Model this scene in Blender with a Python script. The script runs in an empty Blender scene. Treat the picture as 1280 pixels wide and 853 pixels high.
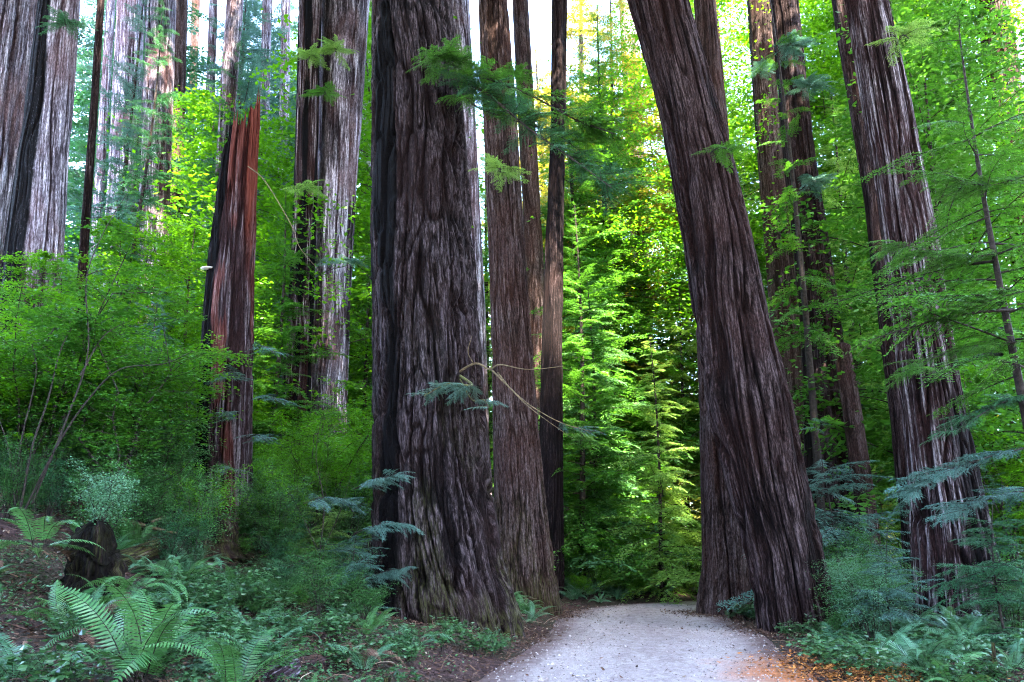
import bpy, math, random
import numpy as np
from mathutils import Vector, Matrix

SEED = 7
random.seed(SEED)
RNG = np.random.default_rng(SEED)
S = bpy.context.scene
COL = S.collection
R = math.radians

# ------------------------------------------------------------------ camera
FPX = 995.0                       # focal length in pixels of the 1280 px wide photograph
PITCH = math.atan(264.0 / FPX)
CAM = np.array([0.0, 0.0, 1.6])
CP, SP = math.cos(PITCH), math.sin(PITCH)
FWD = np.array([0, CP, SP]); UPV = np.array([0, -SP, CP])

cam_d = bpy.data.cameras.new('camera'); cam = bpy.data.objects.new('camera', cam_d); COL.objects.link(cam)
cam.location = CAM; cam.rotation_euler = (math.pi / 2 + PITCH, 0, 0)
cam_d.sensor_width = 36; cam_d.lens = 36 * FPX / 1280; cam_d.clip_end = 2000; cam_d.clip_start = .05
S.camera = cam


def W(px, py, Y):
    """world point that the photograph shows at pixel px, py, at Y metres in front of the camera"""
    d = FWD + (px - 640) / FPX * np.array([1, 0, 0]) + (426.5 - py) / FPX * UPV
    return CAM + d * (Y / d[1])


def depth(Y, z):
    return Y * CP + (z - CAM[2]) * SP


# ------------------------------------------------------------------ noise
def _hash(ix, iy, iz, seed):
    h = (ix * 374761393 + iy * 668265263 + iz * 2147483647 + seed * 1274126177) & 0xffffffff
    h = ((h ^ (h >> 13)) * 1274126177) & 0xffffffff
    h = ((h ^ (h >> 16)) * 2246822519) & 0xffffffff
    return ((h ^ (h >> 15)) & 0xffffff) / float(0xffffff)


def vnoise(p, seed=0):
    p = np.asarray(p, float)
    i = np.floor(p).astype(np.int64); f = p - i
    f = f * f * f * (f * (f * 6 - 15) + 10)
    out = 0
    for dx in (0, 1):
        for dy in (0, 1):
            for dz in (0, 1):
                w = (f[..., 0] if dx else 1 - f[..., 0]) * (f[..., 1] if dy else 1 - f[..., 1]) * (f[..., 2] if dz else 1 - f[..., 2])
                out = out + w * _hash(i[..., 0] + dx, i[..., 1] + dy, i[..., 2] + dz, seed)
    return out


def fbm(p, oct=3, seed=0):
    a, s, t = 1.0, 0.0, 0.0
    p = np.asarray(p, float)
    for k in range(oct):
        s = s + a * vnoise(p * (2 ** k), seed + k); t += a; a *= .5
    return s / t


def sstep(a, b, x):
    t = np.clip((np.asarray(x, float) - a) / (b - a), 0, 1)
    return t * t * (3 - 2 * t)


# ------------------------------------------------------------------ terrain
ROAD_Y = np.array([-6, 0, 6, 11, 14, 17.7, 20.0, 21.5, 22.6, 23.2])
ROAD_C = [(-1.4, -6), (-.4, 0), (.8, 6), (1.75, 11), (2.4, 14.5), (2.95, 17.7), (3.25, 21), (4.4, 24), (7.6, 26.4), (13, 27.6), (20, 28.2), (34, 29.5)]


def catmull(P, n=12):
    P = [np.array(p, float) for p in P]
    Q = [2 * P[0] - P[1]] + P + [2 * P[-1] - P[-2]]
    out = []
    for i in range(1, len(Q) - 2):
        for k in range(n):
            t = k / n
            a, b, c, d = Q[i - 1], Q[i], Q[i + 1], Q[i + 2]
            out.append(.5 * (2 * b + (c - a) * t + (2 * a - 5 * b + 4 * c - d) * t * t + (3 * b - a - 3 * c + d) * t ** 3))
    out.append(P[-1])
    return np.array(out)


ROAD = catmull(ROAD_C, 10)
HALF = 2.25


def road_dist(x, y):
    x = np.asarray(x, float); y = np.asarray(y, float)
    best = np.full(np.broadcast(x, y).shape, 1e9)
    for a, b in zip(ROAD[:-1], ROAD[1:]):
        d = b - a; l2 = d @ d
        t = np.clip(((x - a[0]) * d[0] + (y - a[1]) * d[1]) / l2, 0, 1)
        best = np.minimum(best, np.hypot(x - a[0] - t * d[0], y - a[1] - t * d[1]))
    return best


def gz(x, y):
    x = np.asarray(x, float); y = np.asarray(y, float)
    xe = np.interp(y, [-10, 0, 11, 17.7, 21, 30, 60, 150], [-5, -2.6, -.5, 1.0, 1.4, 1.0, -3, -10])
    dl = xe - x
    sp = np.log1p(np.exp(np.clip((dl - 2.6) * 1.6, -30, 30))) / 1.6
    sp = 26 * (1 - np.exp(-sp / 26))
    hill = .30 * sstep(0, 1.3, dl) + .36 * sp * (1 + .022 * np.clip(y - 17, 0, 40))
    out = sstep(0, 2.5, road_dist(x, y) - HALF)
    far = .035 * np.clip(y - 26, 0, 200) + .12 * sstep(0.2, 1.4, road_dist(x, y) - HALF) * (y > 17)
    p = np.stack([x, y, x * 0], -1)
    bump = (fbm(p * .45, 3, 5) - .5) * .5 + (fbm(p * 2.1, 2, 9) - .5) * .14
    right = .25 * sstep(4.8, 8, x)
    mound = .75 * np.exp(-((x + 6.0) ** 2 + (y - 16.4) ** 2) / 5.0) + .35 * np.exp(-((x + 7.5) ** 2 + (y - 12) ** 2) / 4.0)
    return hill + mound + far + (bump * .8 + right * .6) * out


def spot(px, Y):
    """ground point under pixel column px at distance Y"""
    z = 0.0; X = 0.0
    for _ in range(6):
        X = (px - 640) / FPX * depth(Y, z)
        z = float(gz(X, Y))
    return np.array([X, Y, z])


# ------------------------------------------------------------------ mesh helpers
class MB:
    """collects quads (with a per-vertex tint and a material slot) and links them as one mesh"""
    def __init__(self):
        self.V, self.F, self.T, self.M, self.n = [], [], [], [], 0

    def quads(self, v, tint=None, mat=0):
        """v: (n, 4, 3)"""
        n = len(v)
        if not n:
            return
        self.V.append(v.reshape(-1, 3)); self.F.append(np.arange(n * 4).reshape(-1, 4) + self.n)
        t = np.full(n, .5) if tint is None else tint
        self.T.append(np.repeat(t, 4)); self.M.append(np.full(n, mat, np.int32)); self.n += n * 4

    def raw(self, v, f, tint=.5, mat=0):
        self.V.append(np.asarray(v, float)); self.F.append(np.asarray(f) + self.n)
        self.T.append(np.full(len(v), tint)); self.M.append(np.full(len(f), mat, np.int32)); self.n += len(v)

    def tube(self, pts, r0, r1, sides=5, mat=0, tint=.5, radii=None):
        pts = np.asarray(pts, float); n = len(pts)
        rr = np.linspace(r0, r1, n) if radii is None else np.asarray(radii)
        tan = np.gradient(pts, axis=0); tan /= np.linalg.norm(tan, axis=1)[:, None] + 1e-9
        ref = np.where(np.abs(tan[:, 2:3]) > .9, np.array([[1., 0, 0]]), np.array([[0, 0, 1.]]))
        a = np.cross(tan, ref); a /= np.linalg.norm(a, axis=1)[:, None] + 1e-9
        b = np.cross(tan, a)
        th = np.linspace(0, 2 * np.pi, sides, endpoint=False)
        v = pts[:, None] + rr[:, None, None] * (np.cos(th)[None, :, None] * a[:, None] + np.sin(th)[None, :, None] * b[:, None])
        i, j = np.meshgrid(np.arange(n - 1), np.arange(sides), indexing='ij')
        j2 = (j + 1) % sides
        f = np.stack([i * sides + j, i * sides + j2, (i + 1) * sides + j2, (i + 1) * sides + j], -1).reshape(-1, 4)
        self.raw(v.reshape(-1, 3), f, tint, mat)

    def arrays(self):
        return np.concatenate(self.V), np.concatenate(self.F), np.concatenate(self.T), np.concatenate(self.M)

    def mesh(self, name, mats, smooth=False):
        V, F, T, M = self.arrays()
        return make_mesh(name, V, F, mats, {'tint': T}, M, smooth)


def make_mesh(name, V, F, mats, attrs=None, M=None, smooth=False, vecs=None):
    me = bpy.data.meshes.new(name)
    me.vertices.add(len(V)); me.vertices.foreach_set('co', np.ascontiguousarray(V, np.float32).ravel())
    k = F.shape[1]
    me.loops.add(F.size); me.loops.foreach_set('vertex_index', np.ascontiguousarray(F, np.int32).ravel())
    me.polygons.add(len(F))
    me.polygons.foreach_set('loop_start', np.arange(0, F.size, k, dtype=np.int32))
    if M is not None:
        me.polygons.foreach_set('material_index', np.ascontiguousarray(M, np.int32))
    me.polygons.foreach_set('use_smooth', np.full(len(F), smooth))
    for n, a in (attrs or {}).items():
        at = me.attributes.new(n, 'FLOAT', 'POINT'); at.data.foreach_set('value', np.ascontiguousarray(a, np.float32))
    for n, a in (vecs or {}).items():
        at = me.attributes.new(n, 'FLOAT_VECTOR', 'POINT'); at.data.foreach_set('vector', np.ascontiguousarray(a, np.float32).ravel())
    me.update(calc_edges=True); me.validate()
    for m in mats:
        me.materials.append(m)
    return me


def link(name, me, parent=None):
    o = bpy.data.objects.new(name, me); COL.objects.link(o)
    if parent is not None:
        o.parent = parent
    return o


def tag(o, label, cat, group=None, kind=None):
    if label: o['label'] = label
    if cat: o['category'] = cat
    if group: o['group'] = group
    if kind: o['kind'] = kind
    return o


def thing(name, label, cat, loc=(0, 0, 0), rz=0.0, sc=1.0, group=None):
    o = bpy.data.objects.new(name, None); COL.objects.link(o)
    o.location = [float(c) for c in loc]; o.rotation_euler = (0, 0, rz); o.scale = (sc, sc, sc)
    o.empty_display_size = .2
    return tag(o, label, cat, group)


def leaves(P, D, Sd, L, Wd, curl=0.0):
    """diamond leaves: base P, direction D, side Sd"""
    L = np.broadcast_to(L, (len(P),))[:, None]; Wd = np.broadcast_to(Wd, (len(P),))[:, None]
    N = np.cross(D, Sd)
    m = P + D * L * .45 + N * L * curl
    return np.stack([P, m + Sd * Wd * .5, P + D * L, m - Sd * Wd * .5], 1)


def unit(v):
    return v / (np.linalg.norm(v, axis=-1, keepdims=True) + 1e-9)


def rand_unit(n):
    return unit(RNG.normal(size=(n, 3)))


# ------------------------------------------------------------------ materials
def new_mat(name):
    m = bpy.data.materials.new(name); m.use_nodes = True
    nt = m.node_tree; nt.nodes.clear()
    return m, nt


class NT:
    def __init__(self, nt): self.nt = nt
    def n(self, t, **kw):
        nd = self.nt.nodes.new(t)
        for k, v in kw.items():
            if k.startswith('i_'):
                key = k[2:]
                key = int(key) if key.isdigit() else key.replace('_', ' ')
                nd.inputs[key].default_value = v
            else:
                setattr(nd, k, v)
        return nd
    def l(self, a, b): self.nt.links.new(a, b)


def ramp(N, fac, stops):
    r = N.n('ShaderNodeValToRGB')
    e = r.color_ramp.elements
    while len(e) < len(stops): e.new(.5)
    for el, (p, c) in zip(e, stops):
        el.position = p; el.color = (*c, 1) if len(c) == 3 else c
    N.l(fac, r.inputs[0])
    return r


def mixc(N, fac, a, b):
    m = N.n('ShaderNodeMix', data_type='RGBA')
    for sock, v in ((m.inputs[0], fac), (m.inputs[6], a), (m.inputs[7], b)):
        if hasattr(v, 'links'): N.l(v, sock)
        else: sock.default_value = v if isinstance(v, float) else (*v, 1)
    return m.outputs[2]


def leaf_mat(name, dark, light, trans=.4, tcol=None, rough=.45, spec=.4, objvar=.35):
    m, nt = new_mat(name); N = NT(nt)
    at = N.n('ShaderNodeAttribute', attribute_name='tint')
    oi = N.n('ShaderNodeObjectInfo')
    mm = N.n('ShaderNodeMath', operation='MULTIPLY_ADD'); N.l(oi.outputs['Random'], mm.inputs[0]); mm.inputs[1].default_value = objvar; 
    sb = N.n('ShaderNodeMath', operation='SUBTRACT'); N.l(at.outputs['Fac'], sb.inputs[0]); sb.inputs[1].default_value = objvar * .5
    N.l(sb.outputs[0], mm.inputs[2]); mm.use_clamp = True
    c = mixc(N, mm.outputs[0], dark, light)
    p = N.n('ShaderNodeBsdfPrincipled'); N.l(c, p.inputs['Base Color'])
    p.inputs['Roughness'].default_value = rough; p.inputs['Specular IOR Level'].default_value = spec
    tr = N.n('ShaderNodeBsdfTranslucent')
    tc = tcol or (light[0] * 1.5, light[1] * 1.25, light[2] * .6)
    N.l(mixc(N, .5, c, tc), tr.inputs[0])
    mx = N.n('ShaderNodeMixShader'); mx.inputs[0].default_value = trans
    N.l(p.outputs[0], mx.inputs[1]); N.l(tr.outputs[0], mx.inputs[2])
    o = N.n('ShaderNodeOutputMaterial'); N.l(mx.outputs[0], o.inputs[0])
    return m


def bark_mat(name, furrow, mid, ridge, freq=9.0, stretch=.055, bump=.05, moss=0.0, streak=(.36, .56, .82), char_shade_col=(.0025, .002, .0025), wood=None):
    m, nt = new_mat(name); N = NT(nt)
    co = N.n('ShaderNodeAttribute', attribute_name='bark_co')
    mp = N.n('ShaderNodeMapping'); mp.inputs['Scale'].default_value = (freq, freq, freq * stretch); N.l(co.outputs['Vector'], mp.inputs['Vector'])
    n1 = N.n('ShaderNodeTexNoise'); n1.inputs['Scale'].default_value = 1; n1.inputs['Detail'].default_value = 9; n1.inputs['Roughness'].default_value = .66; n1.inputs['Distortion'].default_value = .25
    N.l(mp.outputs[0], n1.inputs['Vector'])
    mp2 = N.n('ShaderNodeMapping'); mp2.inputs['Scale'].default_value = (freq * 2.6, freq * 2.6, freq * .32); N.l(co.outputs['Vector'], mp2.inputs['Vector'])
    n2 = N.n('ShaderNodeTexNoise'); n2.inputs['Scale'].default_value = 1; n2.inputs['Detail'].default_value = 5; n2.inputs['Roughness'].default_value = .7
    N.l(mp2.outputs[0], n2.inputs['Vector'])
    # furrows run where a stretched noise crosses its middle value: a net of long cracks
    fv = N.n('ShaderNodeMath', operation='SUBTRACT'); N.l(n1.outputs[0], fv.inputs[0]); fv.inputs[1].default_value = .5
    fa = N.n('ShaderNodeMath', operation='ABSOLUTE'); N.l(fv.outputs[0], fa.inputs[0])
    fr = N.n('ShaderNodeMapRange'); N.l(fa.outputs[0], fr.inputs[0]); fr.inputs[1].default_value = 0.0; fr.inputs[2].default_value = .11
    rd = N.n('ShaderNodeAttribute', attribute_name='ridge')
    # ridge height of the real geometry decides which bark is weathered grey and which is the fresh reddish bark of a furrow
    a1 = N.n('ShaderNodeMath', operation='MULTIPLY_ADD'); N.l(fr.outputs[0], a1.inputs[0]); a1.inputs[1].default_value = .34
    a0 = N.n('ShaderNodeMath', operation='MULTIPLY'); N.l(rd.outputs['Fac'], a0.inputs[0]); a0.inputs[1].default_value = .42
    N.l(a0.outputs[0], a1.inputs[2])
    a2 = N.n('ShaderNodeMath', operation='MULTIPLY_ADD'); N.l(n2.outputs[0], a2.inputs[0]); a2.inputs[1].default_value = .44; N.l(a1.outputs[0], a2.inputs[2])
    a3 = N.n('ShaderNodeMath', operation='SUBTRACT'); N.l(a2.outputs[0], a3.inputs[0]); a3.inputs[1].default_value = .16
    rp = ramp(N, a3.outputs[0], [(streak[0], furrow), (streak[1], mid), (streak[2], ridge)])
    n3 = N.n('ShaderNodeTexNoise'); n3.inputs['Scale'].default_value = .55; n3.inputs['Detail'].default_value = 4; N.l(co.outputs['Vector'], n3.inputs['Vector'])
    n5 = N.n('ShaderNodeTexNoise'); n5.inputs['Scale'].default_value = 1; n5.inputs['Detail'].default_value = 6; n5.inputs['Roughness'].default_value = .75
    mp5 = N.n('ShaderNodeMapping'); mp5.inputs['Scale'].default_value = (freq * 3.2, freq * 3.2, freq * .8); N.l(co.outputs['Vector'], mp5.inputs['Vector']); N.l(mp5.outputs[0], n5.inputs['Vector'])
    r5 = ramp(N, n5.outputs[0], [(.34, (.18, .17, .17)), (.52, (.85, .85, .85)), (.68, (1.75, 1.75, 1.8))])
    r3 = ramp(N, n3.outputs[0], [(.42, (0, 0, 0)), (.62, (1, 1, 1))])
    warm = (mid[0] * 1.05, mid[1] * .72, mid[2] * .62)
    c = mixc(N, r3.outputs[0], rp.outputs[0], mixc(N, .55, rp.outputs[0], warm))
    gm = N.n('ShaderNodeMix', data_type='RGBA', blend_type='MULTIPLY'); gm.inputs[0].default_value = 1.0; N.l(c, gm.inputs[6]); N.l(r5.outputs[0], gm.inputs[7]); c = gm.outputs[2]
    if wood:
        wd = N.n('ShaderNodeAttribute', attribute_name='wood')
        rw = ramp(N, a3.outputs[0], [(.3, (wood[0] * .25, wood[1] * .2, wood[2] * .2)), (.55, wood), (.72, (wood[0] * 1.5, wood[1] * 1.9, wood[2] * 2.0))])
        c = mixc(N, wd.outputs['Fac'], c, rw.outputs[0])
    if moss:
        ms = N.n('ShaderNodeAttribute', attribute_name='moss')
        mn = ramp(N, n2.outputs[0], [(.45, (0, 0, 0)), (.6, (1, 1, 1))])
        mu = N.n('ShaderNodeMath', operation='MULTIPLY'); N.l(ms.outputs['Fac'], mu.inputs[0]); N.l(mn.outputs[0], mu.inputs[1])
        c = mixc(N, mu.outputs[0], c, (.10, .11, .03))
    ch = N.n('ShaderNodeAttribute', attribute_name='char')
    cf = ramp(N, n5.outputs[0], [(.56, (1, 1, 1)), (.74, (.62, .62, .62))])
    cm = N.n('ShaderNodeMath', operation='MULTIPLY'); N.l(ch.outputs['Fac'], cm.inputs[0]); N.l(cf.outputs[0], cm.inputs[1])
    c = mixc(N, cm.outputs[0], c, char_shade_col)
    p = N.n('ShaderNodeBsdfPrincipled'); N.l(c, p.inputs['Base Color']); p.inputs['Roughness'].default_value = .95; p.inputs['Specular IOR Level'].default_value = .08
    b = N.n('ShaderNodeBump'); b.inputs['Strength'].default_value = .9; b.inputs['Distance'].default_value = bump; N.l(a2.outputs[0], b.inputs['Height']); N.l(b.outputs[0], p.inputs['Normal'])
    o = N.n('ShaderNodeOutputMaterial'); N.l(p.outputs[0], o.inputs[0])
    return m


def plain_mat(name, a, b, scale=8.0, rough=.9, bump=.02, stretch=(1, 1, 1)):
    m, nt = new_mat(name); N = NT(nt)
    tc = N.n('ShaderNodeTexCoord'); mp = N.n('ShaderNodeMapping'); mp.inputs['Scale'].default_value = stretch; N.l(tc.outputs['Object'], mp.inputs[0])
    n1 = N.n('ShaderNodeTexNoise'); n1.inputs['Scale'].default_value = scale; n1.inputs['Detail'].default_value = 7; n1.inputs['Roughness'].default_value = .65
    N.l(mp.outputs[0], n1.inputs['Vector'])
    rp = ramp(N, n1.outputs[0], [(.35, a), (.65, b)])
    p = N.n('ShaderNodeBsdfPrincipled'); N.l(rp.outputs[0], p.inputs['Base Color']); p.inputs['Roughness'].default_value = rough; p.inputs['Specular IOR Level'].default_value = .25
    bp = N.n('ShaderNodeBump'); bp.inputs['Distance'].default_value = bump; N.l(n1.outputs[0], bp.inputs['Height']); N.l(bp.outputs[0], p.inputs['Normal'])
    o = N.n('ShaderNodeOutputMaterial'); N.l(p.outputs[0], o.inputs[0])
    return m


def tint_mat(name, stops, rough=.8, spec=.25):
    m, nt = new_mat(name); N = NT(nt)
    at = N.n('ShaderNodeAttribute', attribute_name='tint')
    rp = ramp(N, at.outputs['Fac'], stops)
    p = N.n('ShaderNodeBsdfPrincipled'); N.l(rp.outputs[0], p.inputs['Base Color']); p.inputs['Roughness'].default_value = rough; p.inputs['Specular IOR Level'].default_value = spec
    o = N.n('ShaderNodeOutputMaterial'); N.l(p.outputs[0], o.inputs[0])
    return m


M = {}
M['bark_dark'] = bark_mat('bark_dark', (.006, .0032, .0033), (.024, .0135, .0135), (.105, .073, .075), 16, .075, .05, moss=1)
M['bark_big'] = bark_mat('bark_big', (.005, .0032, .0038), (.022, .0150, .0162), (.105, .080, .088), 17, .12, .07, moss=1)
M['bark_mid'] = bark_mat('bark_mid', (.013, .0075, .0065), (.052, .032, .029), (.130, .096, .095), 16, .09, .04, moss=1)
M['bark_pale'] = bark_mat('bark_pale', (.028, .018, .024), (.18, .15, .185), (.62, .56, .66), 11, .05, .05)
M['bark_strip'] = bark_mat('bark_strip', (.007, .0032, .0034), (.042, .024, .026), (.36, .30, .32), 13, .03, .06)
M['bark_snag'] = bark_mat('bark_snag', (.010, .005, .006), (.043, .028, .032), (.24, .20, .215), 12, .035, .05, wood=(.115, .026, .017))
M['twig'] = plain_mat('twig', (.012, .008, .007), (.045, .032, .028), 14)
M['mossy'] = plain_mat('mossy', (.04, .035, .02), (.12, .12, .035), 10)
M['bare'] = plain_mat('bare', (.06, .04, .02), (.16, .115, .06), 14)
M['con_dark'] = leaf_mat('con_dark', (.014, .075, .036), (.045, .17, .07), .35)
M['con_mid'] = leaf_mat('con_mid', (.020, .10, .014), (.075, .23, .020), .42)
M['con_light'] = leaf_mat('con_light', (.09, .23, .05), (.24, .42, .09), .45)
M['con_cool'] = leaf_mat('con_cool', (.04, .13, .05), (.12, .30, .12), .4)
M['con_blue'] = leaf_mat('con_blue', (.035, .10, .080), (.11, .24, .20), .28, tcol=(.06, .16, .06))
M['con_far'] = leaf_mat('con_far', (.07, .105, .010), (.26, .25, .018), .5, tcol=(.45, .32, .02))  # leaf colour yellowed to carry the golden glow of sunlight
M['maple'] = leaf_mat('maple', (.028, .135, .005), (.115, .32, .008), .5)
M['shrub'] = leaf_mat('shrub', (.016, .075, .018), (.065, .20, .045), .34)
M['fern'] = leaf_mat('fern', (.020, .095, .026), (.105, .27, .085), .30, rough=.32, spec=.55, objvar=.6)
M['fern_blue'] = leaf_mat('fern_blue', (.034, .12, .06), (.13, .29, .16), .28, rough=.35, objvar=.6)
M['dead'] = tint_mat('dead', [(0, (.025, .011, .008)), (.5, (.095, .046, .03)), (.85, (.20, .125, .085)), (1, (.34, .26, .20))])
M['sorrel'] = leaf_mat('sorrel', (.014, .055, .016), (.075, .19, .065), .25, rough=.30, spec=.6)


def ground_material():
    m, nt = new_mat('forest_soil'); N = NT(nt)
    g = N.n('ShaderNodeNewGeometry')
    n1 = N.n('ShaderNodeTexNoise'); n1.inputs['Scale'].default_value = 9; n1.inputs['Detail'].default_value = 10; n1.inputs['Roughness'].default_value = .7; N.l(g.outputs['Position'], n1.inputs['Vector'])
    n2 = N.n('ShaderNodeTexNoise'); n2.inputs['Scale'].default_value = .7; n2.inputs['Detail'].default_value = 4; N.l(g.outputs['Position'], n2.inputs['Vector'])
    rp = ramp(N, n1.outputs[0], [(.32, (.018, .011, .010)), (.5, (.055, .030, .029)), (.68, (.145, .085, .080))])
    r2 = ramp(N, n2.outputs[0], [(.42, (0, 0, 0)), (.6, (1, 1, 1))])
    c = mixc(N, r2.outputs[0], rp.outputs[0], mixc(N, .5, rp.outputs[0], (.025, .04, .012)))
    p = N.n('ShaderNodeBsdfPrincipled'); N.l(c, p.inputs['Base Color']); p.inputs['Roughness'].default_value = .95; p.inputs['Specular IOR Level'].default_value = .15
    b = N.n('ShaderNodeBump'); b.inputs['Distance'].default_value = .08; N.l(n1.outputs[0], b.inputs['Height']); N.l(b.outputs[0], p.inputs['Normal'])
    o = N.n('ShaderNodeOutputMaterial'); N.l(p.outputs[0], o.inputs[0])
    return m


def road_material():
    m, nt = new_mat('packed_dirt'); N = NT(nt)
    g = N.n('ShaderNodeNewGeometry')
    ed = N.n('ShaderNodeAttribute', attribute_name='edge')
    ru = N.n('ShaderNodeAttribute', attribute_name='orange_patch')
    n1 = N.n('ShaderNodeTexNoise'); n1.inputs['Scale'].default_value = 1.6; n1.inputs['Detail'].default_value = 8; n1.inputs['Roughness'].default_value = .65; N.l(g.outputs['Position'], n1.inputs['Vector'])
    n2 = N.n('ShaderNodeTexNoise'); n2.inputs['Scale'].default_value = 16; n2.inputs['Detail'].default_value = 12; n2.inputs['Roughness'].default_value = .82; N.l(g.outputs['Position'], n2.inputs['Vector'])
    mp = N.n('ShaderNodeMapping'); mp.inputs['Scale'].default_value = (1.6, .6, 1); mp.inputs['Rotation'].default_value = (0, 0, R(12)); N.l(g.outputs['Position'], mp.inputs[0])
    n4 = N.n('ShaderNodeTexNoise'); n4.inputs['Scale'].default_value = 1; n4.inputs['Detail'].default_value = 5; N.l(mp.outputs[0], n4.inputs['Vector'])
    base = ramp(N, n2.outputs[0], [(.3, (.24, .185, .175)), (.5, (.48, .40, .385)), (.7, (.66, .57, .55))])
    tr = ramp(N, n4.outputs[0], [(.40, (0, 0, 0)), (.64, (1, 1, 1))])
    base2 = mixc(N, tr.outputs[0], base.outputs[0], mixc(N, .40, base.outputs[0], (.33, .26, .25)))
    mp6 = N.n('ShaderNodeMapping'); mp6.inputs['Scale'].default_value = (5.0, 2.6, 1); mp6.inputs['Rotation'].default_value = (0, 0, R(14)); N.l(g.outputs['Position'], mp6.inputs[0])
    n6 = N.n('ShaderNodeTexNoise'); n6.inputs['Scale'].default_value = 1.2; n6.inputs['Detail'].default_value = 12; n6.inputs['Roughness'].default_value = .72; n6.inputs['Distortion'].default_value = .6; N.l(mp6.outputs[0], n6.inputs['Vector'])
    tk = N.n('ShaderNodeAttribute', attribute_name='track')
    s6 = N.n('ShaderNodeMath', operation='SUBTRACT'); N.l(n6.outputs[0], s6.inputs[0]); N.l(tk.outputs['Fac'], s6.inputs[1])
    m6 = ramp(N, s6.outputs[0], [(.44, (0, 0, 0)), (.74, (1, 1, 1))])
    base2 = mixc(N, m6.outputs[0], base2, mixc(N, n2.outputs[0], (.13, .085, .085), (.36, .28, .27)))
    # litter blown to the edges
    a = N.n('ShaderNodeMath', operation='MULTIPLY_ADD'); N.l(n1.outputs[0], a.inputs[0]); a.inputs[1].default_value = .9; N.l(ed.outputs['Fac'], a.inputs[2])
    a2 = N.n('ShaderNodeMath', operation='MULTIPLY_ADD'); N.l(n2.outputs[0], a2.inputs[0]); a2.inputs[1].default_value = 1.5; N.l(a.outputs[0], a2.inputs[2])
    em = ramp(N, a2.outputs[0], [(.0, (0, 0, 0)), (1.0, (1, 1, 1))])
    mr = N.n('ShaderNodeMapRange'); N.l(a2.outputs[0], mr.inputs[0]); mr.inputs[1].default_value = 1.55; mr.inputs[2].default_value = 1.95
    c = mixc(N, mr.outputs[0], base2, mixc(N, n2.outputs[0], (.10, .06, .055), (.24, .16, .15)))
    b1 = N.n('ShaderNodeMath', operation='MULTIPLY_ADD'); N.l(n1.outputs[0], b1.inputs[0]); b1.inputs[1].default_value = .9; N.l(ru.outputs['Fac'], b1.inputs[2])
    mr2 = N.n('ShaderNodeMapRange'); N.l(b1.outputs[0], mr2.inputs[0]); mr2.inputs[1].default_value = .62; mr2.inputs[2].default_value = 1.25
    c = mixc(N, mr2.outputs[0], c, mixc(N, n2.outputs[0], (.34, .105, .04), (.72, .28, .12)))
    p = N.n('ShaderNodeBsdfPrincipled'); N.l(c, p.inputs['Base Color']); p.inputs['Roughness'].default_value = .95; p.inputs['Specular IOR Level'].default_value = .15
    b = N.n('ShaderNodeBump'); b.inputs['Distance'].default_value = .06; N.l(n2.outputs[0], b.inputs['Height']); N.l(b.outputs[0], p.inputs['Normal'])
    o = N.n('ShaderNodeOutputMaterial'); N.l(p.outputs[0], o.inputs[0])
    return m


# ------------------------------------------------------------------ ground and road
def grid_axis(parts):
    out = []
    for a, b, n in parts:
        out += list(np.linspace(a, b, n, endpoint=False))
    return np.array(out + [parts[-1][1]])


def build_ground():
    xs = grid_axis([(-400, -60, 14), (-60, -16, 40), (-16, 16, 200), (16, 60, 40), (60, 400, 14)])
    ys = grid_axis([(-60, 0, 14), (0, 32, 200), (32, 80, 50), (80, 600, 24)])
    X, Y = np.meshgrid(xs, ys, indexing='ij')
    Z = gz(X, Y)
    rd = road_dist(X, Y)
    Z = Z - .05 * (1 - sstep(HALF - .3, HALF + .1, rd))
    V = np.stack([X, Y, Z], -1).reshape(-1, 3)
    ny = len(ys)
    i, j = np.meshgrid(np.arange(len(xs) - 1), np.arange(ny - 1), indexing='ij')
    F = np.stack([i * ny + j, (i + 1) * ny + j, (i + 1) * ny + j + 1, i * ny + j + 1], -1).reshape(-1, 4)
    o = link('ground', make_mesh('ground', V, F, [ground_material()], smooth=True)); tag(o, 'dark forest soil rising into a bank on the left', 'ground', kind='structure')
    # road
    C = catmull(ROAD_C, 26)
    t = np.gradient(C, axis=0); t = unit(t); nrm = np.stack([-t[:, 1], t[:, 0]], -1)
    us = np.linspace(-1, 1, 41)
    n = len(C)
    wl = HALF + .30 * (fbm(np.stack([C[:, 0] * .8, C[:, 1] * .8, C[:, 0] * 0], -1), 3, 3) - .35)
    P = C[:, None] + nrm[:, None] * us[None, :, None] * wl[:, None, None]
    P[..., 0] += 0
    Z = gz(P[..., 0], P[..., 1]) * .25 + .012 + .04 * (1 - us[None] ** 2) - .05 * np.exp(-((np.abs(us[None]) - .48) / .16) ** 2) * .5
    Z = Z - .10 * sstep(.9, 1, np.abs(us))[None]
    V = np.concatenate([P, Z[..., None]], -1).reshape(-1, 3)
    i, j = np.meshgrid(np.arange(n - 1), np.arange(40), indexing='ij')
    F = np.stack([i * 41 + j, i * 41 + j + 1, (i + 1) * 41 + j + 1, (i + 1) * 41 + j], -1).reshape(-1, 4)
    edge = np.broadcast_to(sstep(.45, 1.0, np.abs(us))[None], (n, 41)).reshape(-1)
    track = np.broadcast_to((.16 * np.exp(-((np.abs(us) - .42) / .17) ** 2) - .06)[None], (n, 41)).reshape(-1)
    c = W(1010, 846, 11.2)
    orange_patch = np.exp(-(((V[:, 0] - c[0] - .15) / 1.15) ** 2 + ((V[:, 1] - c[1]) / 1.9) ** 2))  # road colour turns orange in a soft oval here
    o = link('road', make_mesh('road', V, F[:, ::-1], [road_material()], {'edge': edge, 'orange_patch': orange_patch, 'track': track}, smooth=True))
    tag(o, 'pale dirt road bending out of sight between the big trunks', 'road', kind='structure')


build_ground()


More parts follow.
